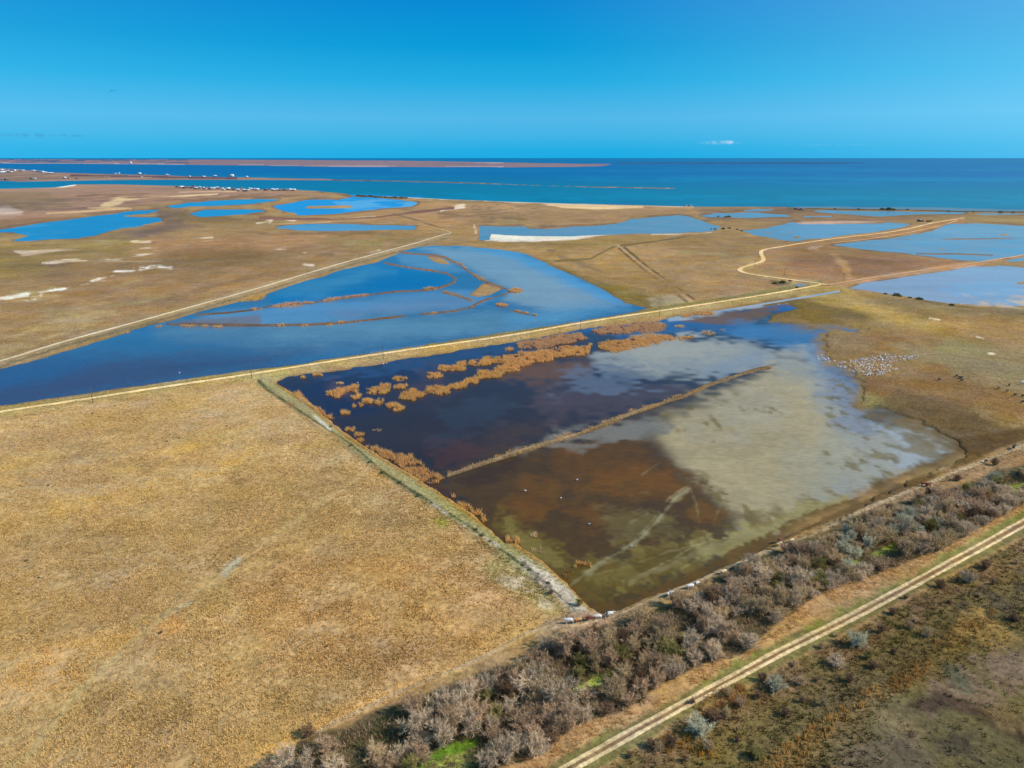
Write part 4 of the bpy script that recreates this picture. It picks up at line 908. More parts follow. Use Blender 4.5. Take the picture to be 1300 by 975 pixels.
for i, (x, y) in enumerate(hpts):
    P = Pts(np.array([x]), np.array([y])); px, py = float(P.px[0]), float(P.py[0])
    if any(sdpoly(np.array([px]), np.array([py]), g)[0] > 0 for g in gaps): continue
    n = float(fbm(np.array([x/28]), np.array([y/28]), 55, 2)[0])+random.uniform(-.45, .45)
    upper = float(sdline(np.array([px]), np.array([py]), hedge[1:19])[0])
    if upper < 2.1/float(P.mx[0]) and px > 340: continue
    if px > 960 and upper < 16 and random.random() < .35: continue
    if float(fbm(np.array([x/11]), np.array([y/11]), 57, 2)[0]) < -.42: continue
    kind = 'blue' if n < -.55 else 'tan' if n < -.2 else 'grey' if n < .2 else 'rose' if n < .5 else 'dark' if n < .62 else 'tan'
    if random.random() < .07: kind = 'olive'
    s = random.uniform(.7, 1.15)*(.6 if (upper < 8 and px > 900) else 1)
    sec = [t for lim, t in sect if px < lim][0]
    lower = float(sdline(np.array([px]), np.array([py]), hedge[19:])[0]); side = 'field side' if upper < 24 else 'track side' if lower < 12 else 'middle'
    head = f"{'tall' if s > 1.02 else 'low' if s < .74 else 'broad' if s > .88 else 'medium'} {KINDS[kind][0]} shrub"
    o_ = shrub(kind, random.randrange(3), x, y, s, head, 'bare shrubs of the long hedge'); DUP.append((o_, px, head, f"hedge {side}, {sec}")); nh += 1
pass
# single shrubs away from the hedge
lone = [(888,934,'blue',1.15,'large pale blue grey shrub standing alone below the wheel tracks, nearest the camera'), (986,878,'blue',.95,'round pale blue grey shrub below the wheel tracks with a tan reed patch beside it'), (1060,848,'grey',.7,'low ash grey shrub, left of a pair below the wheel tracks'),
        (1088,822,'blue',.95,'pale blue grey shrub, right of a pair below the wheel tracks'), (906,918,'dark',.7,'dark leafy shrub directly behind the large blue grey shrub'), (962,888,'dark',.5,'small dark shrub left of the round blue grey shrub'), (960,965,'olive',.6,'small olive shrub between the golden reeds and the big grey shrub'),
        (1228,742,'grey',.8,'ash grey shrub right of the wheel tracks where the dark marsh ends'), (1192,748,'dark',.6,'dark brown shrub close to the wheel tracks on the right side'), (1132,782,'dark',.5,'dark brown low shrub hugging the right side of the wheel tracks'), (1250,724,'dark',.6,'dark brown shrub near the right frame edge below the tracks'),
        (1016,872,'tan',.5,'small sandy shrub right of the round blue grey shrub'), (940,900,'rose',.5,'small rosy shrub between the tracks and the two round grey shrubs'), (850,950,'dark',.6,'dark low shrub just left of the large blue grey shrub'), (1100,838,'olive',.45,'small green shrub in the dark marsh below the grey pair'),
        (1286,790,'dark',.6,'dark shrub on the marsh at the right frame edge'), (392,937,'dark',.8,'dark round shrub at the tip of the hedge on the dry meadow'), (735,773,'olive',.42,'small dark green bush on the pale bank by the pond corner'), (700,758,'dark',.3,'tiny dark bush on the pale bank left of the pond corner'), (650,882,'tan',.9,'sandy shrub on the edge of the hedge near the green clearing'),
        (1232,650,'dark',.7,'dark shrub by the yellow green hollow at the hedge end'), (1262,592,'dark',.6,'dark shrub beside the cattle path near the right edge'), (1215,612,'dark',.6,'dark shrub beside the cattle path, second from the right'), (1178,632,'dark',.6,'dark shrub just below the two rust coloured cattle'), (1128,652,'dark',.6,'dark shrub below the bend of the cattle path'),
        (205,806,'dark',.22,'single small dark bush in the dry meadow beside the faint track')]
for px, py, kd, s, lab in lone:
    x, y = Gp(px, py); shrub(kd, 1, x, y, s, lab)
xs_ = parse("800 966 822 952 836 958 868 968 878 898 900 955 925 915 935 942 1000 912 1020 895 1040 870 1045 900 1075 868 1110 850 1130 830 1120 805 1150 800 1160 790 1175 812 1205 770 1240 760 1262 742 1290 720 1215 740 1150 765 1065 812 1040 826 1010 846 965 868 925 888")
for px, py in xs_:
    x, y = Gp(px+random.uniform(-4, 4), py+random.uniform(-3, 3)); o_ = shrub(random.choice(['dark', 'dark', 'rose', 'tan']), random.randrange(3), x, y, random.uniform(.28, .5), 'x', 'low scrub bushes below the wheel tracks')
    DUP.append((o_, px, 'knee high brown scrub bush', f"{'beside wheel tracks' if py < 1510-.62*px else 'on marsh side'}, {'far right' if px > 1190 else 'right of grey shrub pair' if px > 1095 else 'near round grey shrubs' if px > 930 else 'near largest grey shrub'}"))
# dark coastal bushes far off
def leafy_mesh(seed):
    r = np.random.default_rng(seed); n = 260; d = r.normal(0, 1, (n, 3)); d /= np.linalg.norm(d, axis=1)[:, None]; d[:, 2] = np.abs(d[:, 2]); p = d*r.uniform(.55, 1, (n, 1))*np.array((2.6, 2.6, 2.2)); p *= (1+.25*np.sin(5*np.arctan2(d[:, 1], d[:, 0])+seed))[:, None]
    a = r.normal(0, .35, (n, 3)); b = r.normal(0, .35, (n, 3)); v = np.stack([p-a, p+a, p+b], 1).reshape(-1, 3); v[:, 2] = np.maximum(v[:, 2], 0)
    c = np.repeat(np.array(A(104,108,72))*(1+r.normal(0, .2, (n, 1))), 3, 0)
    return mk('crown', v, np.arange(n*3).reshape(-1, 3), M_twig, {'Col': ('FLOAT_COLOR', np.clip(c, .01, .9))}, link=False)
lf = [leafy_mesh(s) for s in range(3)]; tv_, tf_ = tube((0, 0, -.3), (0, 0, 1.6), .22, .12, 5)
ltrunk = mk('trunk', tv_, tf_, M_trunk, {'Col': ('FLOAT_COLOR', np.tile(A(110,96,80), (len(tv_), 1)))}, link=False)
def leafy(px, py, s, lab, grp=None):
    x, y = Gp(px, py); r_ = empty('leafy_bush', (x, y, hz(x, y)), random.uniform(0, 6)); r_.scale = (s, s, s*.8); child('crown', random.choice(lf), r_); child('trunk', ltrunk, r_); tag(r_, lab, 'bush', grp)
for px, py, s in [(1120,266,2.2),(1128,266.4,2.8),(1134,266.6,2),(1152,267,1.6),(1090,266,1.5),(1204,268.5,1.3),(1270,270,1.8),(1236,269.6,1.2),(1286,270,1.5),(1060,265.4,1.2)]:
    leafy(px, py, s, 'dark green bush on the thin shore strip between the right hand lagoons and the sea', 'dark bushes on the far right shoreline')
for i in range(26):
    px = 452+i*2.6+random.uniform(-1, 1); leafy(px, np.interp(px, cxs, cys)+random.uniform(.8, 1.6), random.uniform(1.4, 2.6), 'dark green bush on the coast beyond the round blue lagoon', 'dark coastal bushes beyond the lagoon')
for px, py, s in [(925,275.4,1.8),(921,276,1.3),(912,274.8,1),(908,291,1.1),(918,291.5,1.4),(926,290.6,1.2),(936,292,1.1),(941,293.5,1),(903,290.6,.9)]:
    leafy(px, py, s, 'dark bush beside the narrow gap between the pale lagoons', 'dark bushes between the pale lagoons')
for px, py, s in [(1138,376,1.3),(1142,377,.8),(1166,380.6,1.1),(1169,381,.9),(1208,388.6,.8),(1124,374,.7),(1155,379,.7)]:
    leafy(px, py, s, 'dark bush on the near bank of the pale blue pond at right', 'bushes on the bank of the right hand pond')
for px, py, s in [(1170,281.5,1.6),(1178,281.8,1.5),(1182,281,1)]:
    leafy(px, py, s, 'dark bush beside the pale road between the right hand lagoons', 'bushes by the road between the lagoons')
for px, py, s in [(993,360,1.3),(983,361,1.0),(1012,366,.7),(1003,357.6,.7)]:
    leafy(px, py, s, 'dark bush in the wedge where the two pale roads meet', 'bushes in the wedge where the roads meet')
for k, (px, py, s) in enumerate([(118,527,.22),(126,531,.2),(146,517,.2),(62,618,.2),(34,714,.24),(50,736,.18),(212,562,.2),(228,558,.22),(288,542,.2)]):
    leafy(px, py, s, f"tiny dark bush on the dry meadow, number {['nearest the road at left','second along the road','just below the road pole','alone far left','at the far left edge','beside the far left edge bush','left of a pair in the upper meadow','right of a pair in the upper meadow','alone below the road corner'][k]}".replace('number ', ''), 'tiny dark bushes on the meadow')
for px, py, s in [(420,545,.5),(446,569,.55),(470,590,.5),(486,603,.6),(508,616,.5),(530,633,.45),(604,677,.5),(612,684,.55),(696,745,.4),(672,728,.4),(664,722,.4),(548,642,.35),(737,768,.35)]:
    leafy(px, py, s*.62, 'low dark green bush along the ditch on the west bank of the flooded field', 'dark bushes along the west bank ditch')

# ------------------------------------------------------------------ reed clumps
def ell(cx, cy, rx, ry, an=0, n=18):
    r = np.random.default_rng(int(cx*7+cy)); o = []
    for k in range(n):
        t = 2*np.pi*k/n; q = 1+r.uniform(-.22, .22); a, b = rx*q*math.cos(t), ry*q*math.sin(t); o.append((cx+a*math.cos(an)-b*math.sin(an), cy+a*math.sin(an)+b*math.cos(an)))
    return o
def reed(poly, label, group=None, col=(214,160,98), hgt_=1.7, dens=2.6, name='reed_clump', nb=6):
    W = np.array([Gp(x, y) for x, y in poly]); c0 = W.mean(0)
    X, Y = sample_poly(poly, dens, 2.0)
    if len(X) < 12: X, Y = sample_poly(poly, dens*6, 0)
    if len(X) < 3: return
    P = Pts(X, Y); d = sdpoly(P.px, P.py, poly); n = fbm(P.X/3, P.Y/3, 83, 2)
    k = (n > -.3) & ((d > .8) | (rng.uniform(size=len(d)) < .5)); P = Pts(X[k], Y[k]); n = n[k]
    c = np.array(A(*col))*np.array((1.08, 1.24, 1.42))*(1+.16*n)[:, None]; zb = np.full(len(n), -.1); hh = hgt_*rng.uniform(.6, 1.1, len(n))*(1+.2*n)
    v, f, cc = blades(P.X, P.Y, zb, hh, .55, nb, .2*max(1, P.mx.mean()/.33), c, .8, .14, 1.1, origin=c0)
    o = mk(name, v, f, M_reed, {'Col': ('FLOAT_COLOR', cc)}); o.location = (c0[0], c0[1], 0); tag(o, label, 'reeds', group); return o
WPL = 'in the dark blue pool'
CL = [ # cx cy rx ry angle label
 (384,480,6,2.2,0,'small tan reed clump by the road bend, leftmost in the flooded field'), (404,476.7,7,2.4,0,'small oval tan reed clump close under the levee road, second from the left'), (439,524.5,7.5,3.4,0,'lone oval tan reed clump left of the cluster in the dark pool'),
 (452.5,504,7,3.8,0,'ragged tan reed clump touching the right end of the boomerang shaped clump'), (455,515,9,3.2,-.3,'tan reed clump slanting below the middle of the reed cluster'), (467,510,6.5,2.8,0,'small round tan reed clump in the middle of the reed cluster'), (483,510,7,4.8,0,'ragged tan reed clump right of centre in the reed cluster'),
 (489,488.6,10.5,3.8,0,'upper oval tan reed clump above the centre of the cluster'), (481,496,14,4.6,.1,'wide tan reed clump right under the upper oval clump'), (507,480.6,10.5,3.4,0,'horseshoe shaped tan reed clump, topmost of the left hand cluster'), (509,490.5,7.5,3,0,'small oval tan reed clump below the horseshoe clump'),
 (524,502,16,7.5,0,'largest tan reed clump right of the left hand cluster'), (501,517,11,6,.3,'crescent shaped tan reed clump, lowest of the left hand cluster'), (444,546,8,3.2,0,'tan reed clump near the west bank, first of three'), (454,552,7,3,0,'tan reed clump near the west bank, middle of three'), (457,559,5.5,2.6,0,'tan reed clump near the west bank, last of three'),
 (479,546.5,5.5,2,0,'thin pale reed clump alone in open dark water'), (431,487,4.5,1.4,0,'thin pale reed wisp above the boomerang shaped clump'),
 (552,477,9.5,3.4,0,'oval tan reed clump standing apart between the two clusters'), (574,468,17,3.2,0,'long flat tan reed clump under the levee, left of the big reed beds'), (556,495.5,17,5.4,.22,'long slanting tan reed clump right of the largest clump'), (581,490,12,4,-.2,'scattered tan reed clump in the diagonal chain, lower end'),
 (600,483,14,5,-.15,'tan reed clump in the diagonal chain, second from its lower end'), (624,476.5,15,4,-.1,'tan reed clump in the diagonal chain, third from its lower end'), (613,472.8,7,2.4,0,'small oval tan reed clump above the diagonal chain'), (603,460.5,24,3.6,-.05,'long tan reed clump parallel to the levee road'),
 (628,457,16,3.6,-.1,'tan reed clump joining the long clump to the big bed'), (642,468,14,3.2,0,'tan reed clump at the foot of the big reed bed'), (646.5,443.6,4.5,1.8,0,'tiny grey tan reed clump close to the levee road'),
 (873,430,9,2.4,0,'small oval tan reed clump, right of the right hand reed bed'), (863,414.6,7,1.8,0,'small pale reed clump just right of the upper reed bed'), (900,423,9.5,3,0,'pinkish tan reed clump, farthest right in the flooded field'), (917,419,4,1.2,0,'tiny reed tuft right of the pinkish clump'),
 (574,631,4.5,2.6,.5,'small tan reed clump below the end of the inner dyke'), (589,643,10,5,.5,'tan reed clump on the west shore below the large bed'), (609,655.5,11,6,.5,'bushy tan reed clump on the west shore, second below the large bed'), (652.7,686.7,9.5,3.4,.2,'oval tan reed clump off the west shore, halfway to the corner'),
 (678,679.6,4.5,3,0,'small pale reed clump off the west shore'), (682,700,8,3,.3,'thin pale reed clump close to the west shore near the corner'), (697,709,8,5,.6,'pale ragged reed clump close to the west shore near the corner'), (738,718,12,4.6,0,'tan reed clump nearest the pond corner'), (722,729,9,6,.4,'rusty flat reed patch beside the bank at the pond corner'),
]
for cx_, cy_, rx, ry, an, lab in CL:
    pale = 'pale' in lab or 'pinkish' in lab
    reed(ell(cx_, cy_, rx, ry, an), lab, None, (206,170,130) if pale else (150,110,70) if 'rusty' in lab else (216,162,100), 1.0 if pale or 'rusty' in lab else 1.6, 1.4 if pale else 2.6)
PB = [("411 497 430 492 444 489 450 486.5 456 488 457 493 452 498 438 500.5 434 503 436 507 426 508.5 414 503", 'boomerang shaped tan reed clump, the largest at the left of the dark pool'),
 ("371 499 380 498 388 504 396 511 393 515 386 514 377 507", 'tan reed clump on the west shore, first below the road bend'), ("394 516 402 516 411 522 414 528 405 528 397 522", 'tan reed clump on the west shore, second below the road bend'), ("412 529 420 527.5 430 531 427 535 418 535", 'tan reed clump on the west shore, third below the road bend'),
 ("466 566.6 482 568 503 575.5 523 577 538 587 544 598 565 606 553.5 615 538 613.6 518 603.5 498 588 477 575.5", 'large dense tan reed bed on the west shore at the dyke end'),
 ("655 437 678 431 737 422.6 746 429.5 724 437 678 443.6 660 441", 'large tan reed bed against the levee road, left of the blue gap'), ("638 452 671 449 717 440 753 436 748 449 717 454 668 464 653 472 638 474", 'large ragged tan reed bed stretching along the diagonal'),
 ("748 420.5 763 415.8 830 409.6 846 414 840 419 763 425", 'large tan reed bed against the levee road, right of the blue gap'), ("758 436 773 432 794 431 845 425.6 860 428 819 438.5 783 448 760 443.6", 'long tan reed bed floating right of the middle of the field'),
 ("865 402 880 398.5 900 396 905 397.5 885 400.5 870 403", 'thin tan reed fringe below the levee road at the right')]
for s_, lab in PB: reed(parse(s_), lab, None, (212,160,104) if 'against' not in lab else (200,156,116), 1.7, 2.4, name='reed_bed')
dk = DYKES[4][0]
reed([(x, y-3.2) for x, y in dk[:9]]+[(x, y+.6) for x, y in dk[:9]][::-1], 'long strip of tan reeds along the inner dyke of the flooded field', None, (214,164,108), 1.4, 2.4, name='reed_bed')
LK = [(202.6,414.4,4,1,'tiny tan reed clump, leftmost on the thin dyke in the blue lake'), (238.5,413.8,10,1.4,'long tan reed clump, second from the left on the thin lake dyke'), (261,413.8,4,1.2,'tiny tan reed clump, third from the left on the thin lake dyke'), (276.4,414.4,6.5,1.5,'tan reed clump, fourth from the left on the thin lake dyke'),
 (357,413.2,5.5,1.6,'tan reed clump on the lower lake dyke, first after the gap'), (387,413.6,4.5,1.3,'small tan reed clump on the lower lake dyke, second after the gap'), (418,412,4.5,1.2,'small tan reed clump on the lower lake dyke, third after the gap'), (434,409.4,4,1.6,'small tan reed clump on the lower lake dyke, fourth after the gap'),
 (553,397.6,6,1.6,'tan reed clump on the lower lake dyke below the curved dyke'), (602,390.3,6,2.4,'tan reed clump at the right hand bend of the lower lake dyke'), (638,387.5,8,1.8,'pinkish reed clump in the lake right of the dyke bend'), (161.5,422,4,1,'tiny orange reed clump on the lake shore by the left road'),
 (654,369,8,2.6,'tan reed clump on the tip of the hooked lake dyke'), (326,392.5,8,1.8,'tan reed clump at the left end of the curved lake dyke'), (546,366.8,8,1.8,'tan reed clump near the right end of the curved lake dyke')]
for cx_, cy_, rx, ry, lab in LK: reed(ell(cx_, cy_, rx, ry), lab, None, (206,158,108), 1.5, 1.6)
reed(parse("305 381 320 374.5 341 371 338 377.5 320 382 306 383"), 'golden reed bed between the left road and the lake', None, (216,168,100), 1.5, 1.4, name='reed_bed')
reed(parse("343 387.6 370 384.6 397 382.6 398 385.6 370 388.6 344 390.6"), 'tan reed strip on the curved lake dyke, left piece', None, (196,152,120), 1.5, 1.6, name='reed_bed')
reed(parse("411 380.6 440 376 469 372.6 470 375.4 440 379.4 412 383.6"), 'tan reed strip on the curved lake dyke, right piece', None, (196,152,120), 1.5, 1.6, name='reed_bed')
reed([(x, y-1.6) for x, y in parse("647 392.6 665 397 682 400.6")]+[(x, y+1.6) for x, y in parse("682 400.6 665 397 647 392.6")], 'slanting tan reed strip in the open lake near the levee road', None, (206,160,110), 1.5, 2.6, name='reed_bed')
reed(parse("576 331 588 334 600 345 614 354 622 358 612 356 598 348 586 339"), 'pale reed fringe on the outer side of the hooked lake dyke', None, (190,160,134), 1.3, 1.0, name='reed_bed')

# ------------------------------------------------------------------ utility poles
M_wood = flat_mat('weathered_wood', (.11, .085, .065), .9, 3, .3); M_glass = flat_mat('insulator_glaze', (.25, .2, .17), .3)
pv, pf = tube((0, 0, -1), (0, 0, 8.8), .17, .11, 8); pole_me = mk('pole', pv, pf, M_wood, link=False)
av, af = boxvf(-1.1, 1.1, -.06, .06, 8.1, 8.25); arm_me = mk('crossarm', av, af, M_wood, link=False)
iv, if_ = joinvf([tube((0, 0, 8.25), (0, 0, 8.36), .07, .05, 6), tube((0, 0, 8.36), (0, 0, 8.5), .1, .05, 6)]); ins_me = mk('insulator', iv, if_, M_glass, link=False)
bv, bf = joinvf([tube((-.55, -.08, 8.08), (0, -.1, 7.4), .03, .03, 4), tube((.55, -.08, 8.08), (0, -.1, 7.4), .03, .03, 4)]); br_me = mk('brace', bv, bf, M_wood, link=False)
root = None
PL = [(118.5,513.5,'wooden utility pole by the levee road, leftmost of the line'), (320,482.5,'wooden utility pole by the levee road near the corner of the dry meadow'), (486.6,457.5,'wooden utility pole by the levee road, above the left reed cluster'), (737,420.5,'wooden utility pole by the levee road, above the big reed bed'),
      (837,403,'wooden utility pole by the levee road below the end of the mid field ditch'), (995,352.5,'wooden utility pole behind the road wedge, left of two'), (1001.5,371.5,'wooden utility pole beside the road just before the wedge tip'), (1070.6,358.5,'wooden utility pole behind the road right of the wedge tip'), (958,341,'wooden utility pole by the sharp bend of the pale winding road')]
la = math.atan2(world_line(road_main)[4][1]-world_line(road_main)[1][1], world_line(road_main)[4][0]-world_line(road_main)[1][0])
for px, py, lab in PL:
    x, y = Gp(px, py); loc = (x, y, hz(x, y))
    if root is None:
        root = empty('utility_pole', loc, la+math.pi/2); child('pole', pole_me, root); child('crossarm', arm_me, root); child('brace', br_me, root)
        for dx in (-.95, -.3, .95): c_ = child('insulator', ins_me, root); c_.location = (dx, 0, 0)
        o = root
    else: o = copy_tree(root, loc, la+math.pi/2)
    tag(o, lab, 'utility pole', 'utility poles along the levee road')

# ------------------------------------------------------------------ fence of short posts on the lake side of the levee
W = world_line([(x, y-7.5) for x, y in road_main[1:10]]); W = np.array(W); sg = np.concatenate([[0], np.cumsum(np.linalg.norm(np.diff(W, axis=0), axis=1))])
fence = empty('wire_fence', (W[0][0], W[0][1], 0)); tag(fence, 'line of short wooden fence posts with wire on the lake side of the levee road', 'fence')
fv, ff = tube((0, 0, -.4), (0, 0, 1.25), .09, .08, 6); post_me = mk('post', fv, ff, M_wood, link=False)
npst = 150; tt = np.linspace(0, sg[-1], npst); fx = np.interp(tt, sg, W[:, 0]); fy = np.interp(tt, sg, W[:, 1]); fz = height(Pts(fx, fy)); wires = []
for i in range(npst):
    p = child('post', post_me, fence); p.location = (fx[i]-W[0][0], fy[i]-W[0][1], fz[i]); p.rotation_euler = (random.uniform(-.06, .06), random.uniform(-.06, .06), 0)
    if i: 
        for zz in (.6, 1.1): wires.append(tube((fx[i-1]-W[0][0], fy[i-1]-W[0][1], fz[i-1]+zz), (fx[i]-W[0][0], fy[i]-W[0][1], fz[i]+zz), .012, .012, 3))
wv_, wf_ = joinvf(wires); mk('wire', wv_, wf_, flat_mat('fence_wire', (.25, .24, .22), .5, metal=.8), parent=fence)

# ------------------------------------------------------------------ cattle
def cow_mesh():
    J = [((0,0,1.05),.4), ((.45,0,1.1),.38), ((.78,0,1.15),.31), ((1.02,0,1.32),.15), ((1.24,0,1.36),.125), ((1.5,0,1.2),.075), ((-.45,0,1.08),.39), ((-.8,0,1.12),.33), ((-.98,0,1.2),.1),
         ((.68,.2,.8),.13), ((.7,.22,.45),.065), ((.69,.22,.05),.06), ((.68,-.2,.8),.13), ((.62,-.22,.45),.065), ((.64,-.22,.05),.06),
         ((-.78,.2,.82),.16), ((-.88,.22,.5),.07), ((-.8,.22,.05),.06), ((-.78,-.2,.82),.16), ((-.94,-.22,.5),.07), ((-.9,-.22,.05),.06)]
    E = [(0,1),(1,2),(2,3),(3,4),(4,5),(0,6),(6,7),(7,8),(2,9),(9,10),(10,11),(2,12),(12,13),(13,14),(7,15),(15,16),(16,17),(7,18),(18,19),(19,20)]
    me = bpy.data.meshes.new('body'); me.from_pydata([j[0] for j in J], E, []); ob = bpy.data.objects.new('body', me); COL.objects.link(ob)
    sk = ob.modifiers.new('s', 'SKIN'); ob.modifiers.new('u', 'SUBSURF').levels = 1
    for i, (p, r_) in enumerate(J): me.skin_vertices[0].data[i].radius = (r_, r_*(1.25 if i in (0, 1, 6, 7) else 1))
    me.skin_vertices[0].data[0].use_root = True
    dg = bpy.context.evaluated_depsgraph_get(); m2 = bpy.data.meshes.new_from_object(ob.evaluated_get(dg)); bpy.data.objects.remove(ob); m2.name = 'body'
    for p in m2.polygons: p.use_smooth = True
    return m2
cowm = cow_mesh(); print('cow faces', len(cowm.polygons))
def coat_mat(name, c1, c2=None, thr=.5):
    m, N_, L_, b = newmat(name); b.inputs['Roughness'].default_value = .8; tcn = N_.new('ShaderNodeTexCoord').outputs['Object']
    n = noise_node(N_, L_, tcn, 1.3, 2); s = mrange(N_, L_, n, thr-.02, thr+.02, 0, 1); mx = N_.new('ShaderNodeMix'); mx.data_type = 'RGBA'; L_.new(s, mx.inputs[0]); mx.inputs[6].default_value = (*c1, 1); mx.inputs[7].default_value = (*(c2 if c2 is not None else c1), 1); L_.new(mx.outputs[2], b.inputs['Base Color']); return m
coats = {'white': coat_mat('white_coat', (.8, .76, .7)), 'tan': coat_mat('tan_coat', (.62, .3, .1)), 'cream': coat_mat('cream_coat', (.82, .6, .32)), 'red': coat_mat('red_brown_coat', (.17, .045, .02)), 'black': coat_mat('black_coat', (.012, .01, .01)), 'pied': coat_mat('pied_coat', (.8, .74, .66), (.1, .05, .03), .56), 'brown': coat_mat('dull_brown_coat', (.1, .06, .03))}
M_horn = flat_mat('horn', (.5, .45, .35), .5)
hv, hf = joinvf([tube((1.2, .09*s, 1.5), (1.2, .3*s, 1.58), .035, .025, 5) for s in (1, -1)]+[tube((1.2, .3*s, 1.58), (1.26, .4*s, 1.75), .025, .006, 5) for s in (1, -1)]); horn_me = mk('horns', hv, hf, M_horn, link=False)
ev, ef = joinvf([tube((1.13, .1*s, 1.44), (1.1, .3*s, 1.4), .05, .03, 4) for s in (1, -1)]); tl = tube((-1.0, 0, 1.22), (-1.12, 0, .55), .035, .05, 5)
bodies = {}
for k, mt in coats.items():
    b_ = cowm.copy(); b_.materials.clear(); b_.materials.append(mt); e2 = mk('ears', ev, ef, mt, link=False); t2 = mk('tail', *tl, mt, link=False); bodies[k] = (b_, e2, t2)
def cow(px, py, kind, head, lab, grp, s=1.0):
    x, y = Gp(px, py); o = empty('cow', (x, y, hz(x, y)), R(head)); o.scale = (s, s, s); b_, e2, t2 = bodies[kind]
    child('body', b_, o); child('ears', e2, o); child('tail', t2, o); child('horns', horn_me, o); tag(o, lab, 'cow', grp)
gl = 'cattle walking along the path above the hedge'
for px, py, kd, hd, lab, s in [(722.5,794,'white',185,'white cow at the left end of the line at the pond corner',1.15), (734,793,'tan',200,'orange tan cow right behind the white cow at the left of the line',1.0), (747.5,791.5,'red',195,'dark red brown cow, third from the left of the line at the corner',1.05), (759,788.5,'white',190,'cream white cow between the red brown cow and the corner tip',1.0), (773,786,'pied',15,'white cow with brown patches, rightmost of the five at the pond corner',1.2),
                               (850,759.5,'pied',215,'pied white cow alone on the path right of the pond corner',1.2), (876,749.5,'white',200,'whitish cow on the path above the blue grey shrubs',1.1), (884,745.5,'pied',20,'pied cow just right of the whitish cow on the path',.9), (918.5,731,'cream',205,'cream cow on the path, first of the spaced out pale cattle',1.05), (929,727,'black',30,'black cow shape standing in for a shadow on the path between two nearer cream cattle',.9),  # the black cow shape is added where only a dark shadow lies
                               (946,718,'cream',215,'cream cow on the path, second of the spaced out pale cattle',1.1), (953,709.5,'brown',200,'dull brown cow shape in place of a shadow at water edge above second cream cow',.9), (989,696,'cream',210,'brightest cream cow on the path, third of the spaced out cattle',1.15), (990,690,'red',205,'red brown cow shape in place of a shadow just above the brightest cream cow',1.0), (1005,691,'cream',200,'cream cow on the path, last of the spaced out pale cattle',1.0),  # dull brown and red brown cow shapes are added in place of dark shadows
                               (1172,619,'red',190,'rust coloured cow on the path, left one of the far trio',1.25), (1178,619.5,'red',20,'rust coloured cow on the path, right one of the far trio',1.1), (1181.5,622,'cream',250,'cream cow standing in front of the two rust coloured cattle',.9), (1251,589,'black',200,'black cow lying beside the path near the right edge',.9), (1286,572,'black',40,'black cow on the path close to the right edge',1.3)]:
    cow(px, py, kd, hd, lab, gl, s)
gr_ = 'dark cattle grazing in the wet meadow at right'
for px, py, kd, hd, lab in [(1192,484.5,'black',200,'single black cow grazing left of the small group in the wet meadow'), (1214,480,'black',30,'black cow at the top of the small grazing group'), (1218,482,'black',190,'black cow in the middle of the small grazing group'), (1220,482.3,'black',20,'black cow at the right of the small grazing group'), (1220.5,485.5,'black',200,'black cow at the bottom of the small grazing group'),
                            (1267,495.5,'brown',30,'dull brown cow grazing left of the group at the right edge'), (1278,499,'brown',210,'dull brown cow below the black cow near the right edge'), (1280.6,491.5,'black',45,'black cow, topmost near the right frame edge'), (1288,504,'black',20,'large black cow near the right frame edge'), (1298,505.5,'black',190,'black cow cut by the right frame edge, upper'), (1298,513,'black',10,'black cow cut by the right frame edge, lower')]:
    cow(px, py, kd, hd, lab, gr_, 1.0)
cow(1298, 489, 'white', 180, 'white cow at the right frame edge in the wet meadow', gr_, 1.2)

# ------------------------------------------------------------------ white birds
def bird_mesh():
    rings = [(-.42,.02,.62),(-.3,.09,.6),(-.1,.16,.58),(.1,.17,.58),(.26,.1,.63),(.34,.05,.72),(.36,.04,.86),(.42,.045,.97),(.5,.035,.96),(.6,.008,.92)]
    V, F_ = [], []; n = 6
    for x, r_, z in rings:
        for k in range(n): t = 2*math.pi*k/n; V.append((x, 1.3*r_*math.cos(t), z+r_*math.sin(t)))
    for i in range(len(rings)-1):
        for k in range(n): a, b = i*n+k, i*n+(k+1) % n; F_ += [(a, b, b+n), (a, b+n, a+n)]
    legs = [tube((.02, .05*s, -.1), (.02, .05*s, .5), .015, .02, 3) for s in (1, -1)]
    return joinvf([(np.array(V), np.array(F_))]+legs)
bv_, bf_ = bird_mesh(); M_bird = flat_mat('white_plumage', (.9, .86, .85), .8); M_birdp = flat_mat('pinkish_plumage', (.88, .72, .70), .8)
bmes = [mk('wading_bird', bv_, bf_, M_bird, link=False), mk('wading_bird', bv_, bf_, M_birdp, link=False)]
flock = [(1020+x/8.125, 430+y/8.125) for x, y in parse("150 170 185 165 250 205 330 240 400 250 480 245 550 215 640 205 760 200 830 185 900 195 1000 200 1100 195 1170 190 1180 212 1060 242 920 255 880 275 900 300 965 335 940 352 880 372 800 400 740 405 620 392 520 350 440 330 380 332 320 300 280 262 200 255 130 228")]
fr = np.random.default_rng(12); cnt = 0; lst = []
